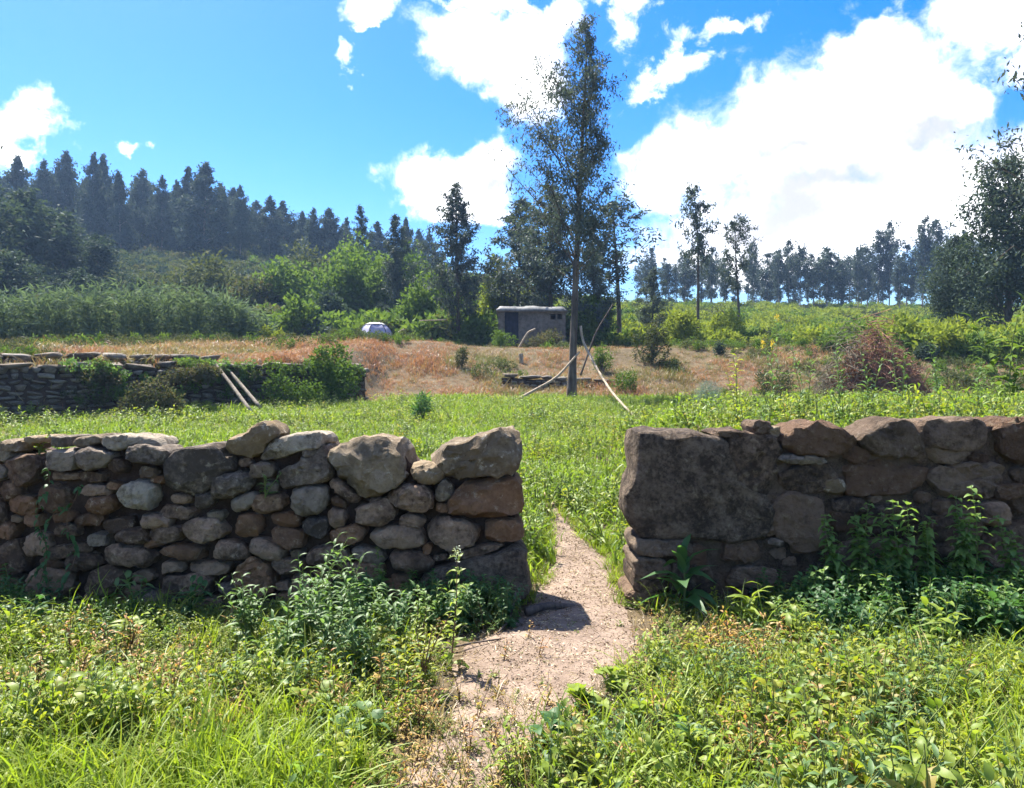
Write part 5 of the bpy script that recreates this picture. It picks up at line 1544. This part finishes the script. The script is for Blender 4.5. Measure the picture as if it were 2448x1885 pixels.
go_scatter('dry_bank_grass', 'tawny and reddish dry grass on the bank below tent and hut', 'dry grass', dryb, x, y, rng, 0.45, 1.1, 0.3, 0.02, idx=idx, mul=(1 - 0.45 * sstep(y, 33, 37)) * np.clip(0.95 + 0.5 * vnoise(x, y, 1.1, 54), 0.4, 1.6))
gb = [grass_geo(400 + k, 14, 0.28, 0.016, 0.14, 0.9, 3).mesh('bank_green', M['field']) for k in range(2)] + [make_bush(410 + k, 0.35, 0.35, 0.4, 260, 0.09, 0.35, ['scrub', 'scrub_green'][k % 2], 5, 0 + 1)[1] for k in range(3)]
rng = NR(9)
x, y = scat_fan(rng, 6200, 20.0, 48.0, lambda x, y: bank_keep(x, y) & (vnoise(x, y, 0.5, 52) + 0.16 * np.clip(x - 4, -1.6, 14) - 1.6 * np.exp(-((x - 9.0) / 3.0) ** 2 - ((y - 32) / 3.5) ** 2) > 0.15), power=0.8)
go_scatter('bank_weeds', 'green tufts and low weeds among the dry bank grass', 'weeds', gb, x, y, rng, 0.6, 1.4, 0.2, 0.03)

crp = [make_bush(440 + k, 0.42, 0.30, 0.40, 240, 0.085, 0.5, ['scrub_green', 'scrub', 'herb_blue'][k], 5, 1)[1] for k in range(3)]
rng = NR(31)
u = rng.uniform(5.6, RWL, 420); v = rng.rand(420)
keep = rng.rand(420) < np.clip(0.06 + 0.42 * sstep(u, 8.0, 11.0) * (v > 0.45) + 0.5 * np.exp(-((u - 6.6) / 0.7) ** 2), 0, 1)
u, v = u[keep], v[keep]
px_ = RWA[0] + RWd[0] * u - RWn[0] * 0.06; py_ = RWA[1] + RWd[1] * u - RWn[1] * 0.06
zb = np.array([rw_base(q) for q in u]); zt = np.array([rw_top(q) for q in u])
scatter('wall_creepers', 'creepers and weeds hanging over the retaining wall towards the bramble bush', 'creeper', crp, np.stack([px_, py_, zb + (zt - zb) * (0.25 + 0.75 * v) - 0.05], -1), np.stack([rng.normal(0, 0.3, len(u)), rng.normal(0, 0.3, len(u)), rng.uniform(0, 6.28, len(u))], -1), rng.uniform(0.5, 1.15, len(u)), rng.randint(0, 3, len(u)))
# bushes massed over the hillsides
hill = [make_bush(420 + k, 1.5, 1.5, 1.9, 900, 0.34, 0.5, ['scrub', 'scrub', 'scrub_green', 'dark_leaf', 'scrub'][k], 10, 3)[1] for k in range(5)]
rng = NR(10)
x, y = scat_fan(rng, 6600, 47.0, 134.0, lambda x, y: (x < 2 + 4 * vnoise(x, y, 0.1, 60)), pad=0.92, power=0.7)
xe = rng.uniform(-122, 0, 520); ye = rng.uniform(127, 137, 520)
x = np.concatenate([x, xe]); y = np.concatenate([y, ye])
p_g = sstep(x / y, -0.40, -0.22)
idx = np.where(rng.rand(len(x)) < p_g * 0.55, 2, rng.choice([0, 1, 4, 3], len(x), p=[0.3, 0.3, 0.25, 0.15]))
go_scatter('hillside_scrub', 'dense grey-green scrub covering the hillside below the left ridge', 'scrub', hill, x, y, rng, 0.6, 1.35, 0.12, 0.1, idx=idx, mul=np.where(y > 127, 1.35, 1.0))
rhill = [make_bush(430 + k, 1.2, 1.2, 1.4, 800, 0.26, 0.45, ['scrub_yellow', 'scrub_green', 'scrub_yellow', 'scrub'][k], 9, 3)[1] for k in range(4)]
rng = NR(11)
x, y = scat_fan(rng, 6200, 33.0, 128.0, lambda x, y: (x > 2 + 4 * vnoise(x, y, 0.1, 60)) & (y > 45 - 13 * sstep(x / y, 0.28, 0.5)), pad=0.92, power=0.75)
go_scatter('slope_bushes', 'yellow-green low bushes covering the slope below the right skyline', 'scrub', rhill, x, y, rng, 0.45, 1.15, 0.12, 0.08, idx=rng.choice([0, 1, 2, 3], len(x), p=[0.36, 0.24, 0.28, 0.12]))

# ------------------------------------------------------------------ weeds one can tell apart
LEAF_CACHE = {}
def leaf_mesh(kind, mat):
    key = (kind, mat)
    if key not in LEAF_CACHE:
        prof = {'lance': LANCE, 'oval': OVAL, 'round': ROUND, 'broad': (0.3, 0.9, 1.0, 0.7, 0.0), 'nettle': (0.5, 1.0, 0.95, 0.6, 0.0)}[kind]
        wd = {'lance': 0.27, 'oval': 0.48, 'round': 0.85, 'broad': 0.36, 'nettle': 0.62}[kind]
        out = []
        for k in range(4):
            V, T, Q = leaf_geo(1.0, wd, 0.15 + 0.14 * k, 0.15 + 0.08 * k, prof, 0.10, 0.06 * (k - 1.5))
            out.append(new_mesh('leaf', V, T, Q, M[mat]))
        LEAF_CACHE[key] = out
    return LEAF_CACHE[key]

def weed(name, label, x, y, h, nleaf, L, kind, mat, seed, stem='stem', opp=False, lean=(0, 0), el=(0.1, 0.8), stems=1, group=None, cat='weed', z=None, top_small=0.45, start=0.08, flower=None, rstem=0.006, spread=0.35):
    """upright weed: stem part and every leaf a part of its own"""
    rng = random.Random(seed)
    z = gz(x, y) - 0.01 if z is None else z
    root = empty(name, (x, y, z), label, cat, group)
    meshes = leaf_mesh(kind, mat)
    for s in range(stems):
        az = rng.uniform(0, 6.28); ln = rng.uniform(0.2, 1.0) * spread if stems > 1 else 0.0
        hh = h * (rng.uniform(0.6, 1.0) if stems > 1 else 1.0)
        dx = lean[0] + math.cos(az) * ln * hh; dy = lean[1] + math.sin(az) * ln * hh
        def at(t): return Vector((dx * t ** 1.5 + 0.03 * hh * math.sin(4 * t + s) * t, dy * t ** 1.5 + 0.02 * hh * math.cos(5 * t + s) * t, hh * t))
        mb = MB(); mb.tube([tuple(at(t)) for t in np.linspace(0, 1, 8)], np.linspace(rstem, rstem * 0.3, 8), 5, False)
        so = obj('stem', mb.mesh('stem', M[stem], True), root)
        n = max(2, nleaf // stems // (2 if opp else 1))
        for i in range(n):
            t = start + (1 - start) * (i + rng.random() * 0.5) / n
            sz = L * (1 - (1 - top_small) * t ** 1.3) * rng.uniform(0.8, 1.15)
            a0 = (i % 2) * 1.57 + rng.uniform(-0.3, 0.3) if opp else i * 2.4 + rng.uniform(-0.4, 0.4)
            for a in ((a0, a0 + math.pi) if opp else (a0,)):
                e = rng.uniform(*el) * (0.6 + 0.7 * t)
                obj('leaf', rng.choice(meshes), root, at(t), Euler((rng.uniform(-0.4, 0.4), -e, a)), sz)
        if flower:
            fm = MB(); fr = NR(seed + s)
            m = 60
            P = fr.normal(size=(m, 3)) * np.array([0.012, 0.012, 0.028]); D = fr.normal(size=(m, 3)); D /= np.linalg.norm(D, axis=1)[:, None]
            fm.diamonds(P, D, 0.014, 0.008, fr)
            obj('flower_head', fm.mesh('flower_head', M[flower]), so, at(1.0))
    return root

def gx(px, Y): return (px - CX) / FPX * Y
# the blue-green clump in front of the cobble wall
for k, (px, Y, h, n, lab) in enumerate([
        (725, 4.62, 0.66, 44, 'tallest weed of the blue-green clump in front of the cobble wall, with a pointed tip'),
        (868, 4.60, 0.60, 44, 'tall blue-green weed at the path side of the clump below the cobble wall'),
        (795, 4.40, 0.56, 44, 'bushy blue-green weed in the middle of the clump below the cobble wall'),
        (680, 4.30, 0.50, 40, 'blue-green weed at the front of the clump below the cobble wall'),
        (945, 4.62, 0.42, 30, 'short blue-green weed between the clump and the flowering weed'),
        (590, 4.75, 0.46, 34, 'yellow-tipped weed left of the blue-green clump'),
        (850, 4.15, 0.46, 40, 'leafy weed in front of the blue-green clump, nearer the path')]):
    weed('leafy_weed', lab, gx(px, Y), Y, h * 1.12, n * 4, 0.125, 'lance', 'herb_blue', 500 + k, stems=8, spread=0.55, group='tall weeds before the cobble wall')
weed('flowering_weed', 'weed with a reddish stem and small pale flower heads beside the path', gx(1078, 4.35), 4.35, 0.68, 26, 0.11, 'broad', 'herb', 520, 'stem_red', flower='white_flower', lean=(0.05, 0), el=(-0.1, 0.7))
weed('bushy_weed', 'dense yellowish weed bush at the left edge of the path', gx(1010, 4.05), 4.05, 0.46, 90, 0.085, 'lance', 'herb_yellow', 521, 'stem_red', stems=6)
weed('bushy_weed', 'small leafy weed just behind the flowering weed by the path', gx(1000, 4.5), 4.5, 0.36, 60, 0.085, 'broad', 'herb', 522, 'stem_red', stems=4)
# broad-leaved dock against the right wall
weed('broad_leaf_plant', 'dark plant with long broad leaves at the foot of the brown wall by the gate', gx(1635, 5.42), 5.42, 0.42, 17, 0.30, 'broad', 'nettle', 523, el=(0.1, 0.9), top_small=0.7, start=0.15, rstem=0.012)
# nettles up the right wall
for k, (px, Y, h, lab) in enumerate([
        (2010, 5.48, 0.76, 'nettle nearest the gate on the brown wall, with pale upper leaves'),
        (2062, 5.46, 0.98, 'tallest nettle on the brown wall'),
        (2110, 5.44, 0.72, 'nettle just beyond the tallest one on the brown wall'),
        (2160, 5.40, 0.80, 'nettle in the middle of the row on the brown wall'),
        (2215, 5.42, 0.88, 'second tallest nettle on the brown wall'),
        (2285, 5.40, 0.82, 'nettle below the round stone in the brown wall'),
        (2330, 5.36, 0.90, 'nettle second from the right edge on the brown wall'),
        (2420, 5.36, 0.72, 'nettle at the right edge on the brown wall')]):
    weed('nettle', lab, gx(px, Y - 0.05), Y - 0.05, h * 1.12, 120, 0.12, 'nettle', 'nettle_pale', 540 + k, opp=True, stems=3, spread=0.11, el=(-0.25, 0.45), lean=((k % 3 - 1) * 0.05, 0.0), top_small=0.5, group='nettles on the brown wall', cat='nettle')
# little plants rooted in the walls
weed('wall_plant', 'small pale green tuft rooted between the grey stones of the cobble wall', gx(636, 5.58), 5.56, 0.20, 24, 0.085, 'lance', 'herb_blue', 560, z=W(0, 1190, 5.58).z, stems=3, spread=0.8, cat='plant')
weed('wall_plant', 'leafy plant growing on top of the cobble wall near the left edge', gx(88, 5.75), 5.78, 0.22, 26, 0.075, 'oval', 'herb', 561, z=W(0, 1090, 5.75).z, stems=3, spread=0.7, cat='plant')
weed('wall_plant', 'tiny plant in a joint low in the cobble wall', gx(905, 5.58), 5.56, 0.10, 10, 0.05, 'lance', 'herb', 562, z=W(0, 1335, 5.58).z, stems=2, spread=0.8, cat='plant')
def ivy_strand(px0, py0, px1, py1, seed, label):
    rng = random.Random(seed)
    a = W(px0, py0, 5.57); b_ = W(px1, py1, 5.56)
    root = empty('ivy_strand', a, label, 'ivy')
    pts = []
    for k in range(9):
        t = k / 8; p = a.lerp(b_, t) - a
        pts.append((p.x + 0.04 * math.sin(t * 9 + seed), p.y + 0.015 * math.sin(t * 13), p.z))
    mb = MB(); mb.tube(pts, 0.004, 4, False); obj('vine_stem', mb.mesh('vine_stem', M['stem_red']), root)
    for k in range(34):
        t = rng.random(); i = min(7, int(t * 8)); q = Vector(pts[i]).lerp(Vector(pts[i + 1]), t * 8 - i)
        obj('leaf', rng.choice(leaf_mesh('oval', 'nettle')), root, q, Euler((rng.uniform(-.4, .4), rng.uniform(0.0, 0.9), rng.uniform(3.4, 6.0))), rng.uniform(0.035, 0.075))
ivy_strand(105, 1120, 100, 1400, 1, 'leafy strand hanging down the cobble wall near the left edge')
ivy_strand(180, 1160, 160, 1420, 2, 'second leafy strand on the cobble wall, farther from the left edge')
ivy_strand(140, 1210, 60, 1440, 3, 'leafy strand slanting low over the cobble wall towards the left edge')
# mallow-like round leaves right of the path, and other single plants of the foreground
for k, (px, Y, h, n, L, kind, mat, lab) in enumerate([
        (1400, 3.70, 0.18, 26, 0.085, 'round', 'herb', 'round-leaved plant at the right edge of the path'),
        (1470, 3.95, 0.18, 26, 0.085, 'round', 'herb', 'round-leaved plant a step right of the path'),
        (1330, 3.35, 0.18, 26, 0.085, 'round', 'nettle', 'dark round-leaved plant nearest the camera by the path'),
        (1560, 3.55, 0.18, 26, 0.085, 'round', 'herb', 'round-leaved plant among dry stalks right of the path'),
        (1655, 3.35, 0.18, 26, 0.085, 'round', 'nettle', 'dark round-leaved plant among the dry stalks'),
        (1770, 5.05, 0.34, 24, 0.16, 'broad', 'herb', 'light green plant with long leaves in front of the brown wall'),
        (1900, 4.65, 0.30, 30, 0.12, 'broad', 'herb', 'spreading leafy plant below the nettles, nearer the gate'),
        (2080, 4.70, 0.32, 30, 0.13, 'broad', 'herb_blue', 'spreading leafy plant right below the tallest nettle'),
        (2260, 4.60, 0.40, 34, 0.12, 'broad', 'herb', 'leafy plant below the nettles towards the right edge'),
        (2390, 4.70, 0.46, 34, 0.13, 'oval', 'nettle', 'dark leafy plant at the foot of the brown wall by the right edge'),
        (760, 3.60, 0.20, 16, 0.085, 'round', 'herb', 'plant with big round leaves left of the path'),
        (850, 3.40, 0.20, 15, 0.085, 'round', 'herb_blue', 'pale plant with big ragged leaves left of the path'),
        (560, 3.90, 0.34, 26, 0.10, 'oval', 'herb', 'leafy plant in the middle of the left weeds'),
        (300, 4.60, 0.34, 26, 0.10, 'broad', 'herb', 'leafy plant below the left end of the cobble wall'),
        (60, 4.90, 0.36, 26, 0.11, 'broad', 'nettle', 'dark leafy plant at the left edge below the wall'),
        (450, 5.30, 0.34, 30, 0.13, 'broad', 'nettle', 'dark leafy plant against the cobble wall below the pale stone'),
        (330, 5.35, 0.36, 30, 0.13, 'broad', 'herb_blue', 'arching plant against the left part of the cobble wall'),
        (1190, 5.42, 0.34, 44, 0.09, 'lance', 'nettle', 'dark weed at the foot of the big end block of the cobble wall'),
        (1110, 5.30, 0.28, 36, 0.09, 'lance', 'nettle', 'low dark weed in front of the cobble wall near the path')]):
    weed('leafy_plant', lab, gx(px, Y), Y, h, n, L, kind, mat, 580 + k, stems=4 if kind != 'round' else 7, spread=0.9 if kind == 'round' else 0.6, start=0.6 if kind == 'round' else 0.1, group='single plants of the foreground', cat='plant', top_small=0.8)
# tall weeds behind the brown wall
for k, (px, Y, h, lab) in enumerate([
        (1760, 7.6, 0.95, 'yellowing weed just behind the brown wall near the gate'), (1850, 8.4, 1.25, 'tall thin weed behind the brown wall, left of the brush pile'),
        (1925, 7.8, 1.10, 'bushy weed behind the brown wall in front of the grey shrub'), (2005, 8.2, 1.20, 'upright weed behind the brown wall below the brush pile'),
        (2075, 7.4, 0.95, 'leafy weed behind the pale stone of the brown wall'), (2150, 7.8, 1.12, 'upright weed behind the brown wall, right below the brush pile'),
        (2245, 8.2, 1.05, 'loose weed behind the brown wall beyond the brush pile'), (2330, 7.6, 0.95, 'short weed behind the brown wall towards the right edge')]):
    weed('tall_weed', lab, gx(px, Y), Y, h, 60, 0.13, 'lance', 'herb_yellow' if k == 0 else 'herb_blue', 620 + k, stems=3, spread=0.22, group='tall weeds behind the brown wall', top_small=0.5, flower='yellow_flower' if k == 1 else None)
weed('broad_shoot', 'tall shoot with big bright leaves at the right edge behind the brown wall', gx(2410, 10.5), 10.5, 1.75, 60, 0.30, 'broad', 'scrub_green', 640, stems=4, spread=0.30, top_small=0.6, cat='shrub', rstem=0.015)
weed('broad_shoot', 'leafy shoot with broad leaves standing before the retaining wall on the left', gx(130, 13.0), 13.0, 0.85, 30, 0.22, 'broad', 'scrub_green', 641, stems=2, spread=0.2, top_small=0.6, cat='shrub')
weed('broad_shoot', 'low leafy clump before the retaining wall at the left edge', gx(25, 12.0), 12.0, 0.55, 34, 0.18, 'oval', 'herb_blue', 642, stems=4, spread=0.5, cat='shrub')
for k, (px, Y, h, lab) in enumerate([(330, 8.0, 0.62, 'single dark stalk in the field behind the left part of the cobble wall'), (1020, 8.5, 0.62, 'upright weed in the field behind the gap between the end blocks'), (1545, 9.5, 0.5, 'yellow-flowered weed in the field right of the path')]):
    weed('field_weed', lab, gx(px, Y), Y, h, 18, 0.09, 'lance', 'herb_blue', 650 + k, flower='yellow_flower' if k == 2 else None)

# ------------------------------------------------------------------ air
def build_haze():
    mb = MB(); box_mb(mb, -3100, 3100, -3100, 4100, -40, 62)
    o = obj('haze', mb.mesh('haze', None))
    m = bpy.data.materials.new('haze_air'); m.use_nodes = True
    t = m.node_tree; t.nodes.clear(); b = NB(t)
    out = b.n('ShaderNodeOutputMaterial'); v = b.n('ShaderNodeVolumePrincipled')
    v.inputs['Color'].default_value = (0.42, 0.64, 1.0, 1)
    v.inputs['Density'].default_value = 0.00042
    v.inputs['Anisotropy'].default_value = 0.2
    b.link(v.outputs[0], out.inputs['Volume'])
    o.data.materials.append(m)
    tag(o, 'thin blue summer haze in front of the ridges', None, None, 'stuff')
build_haze()
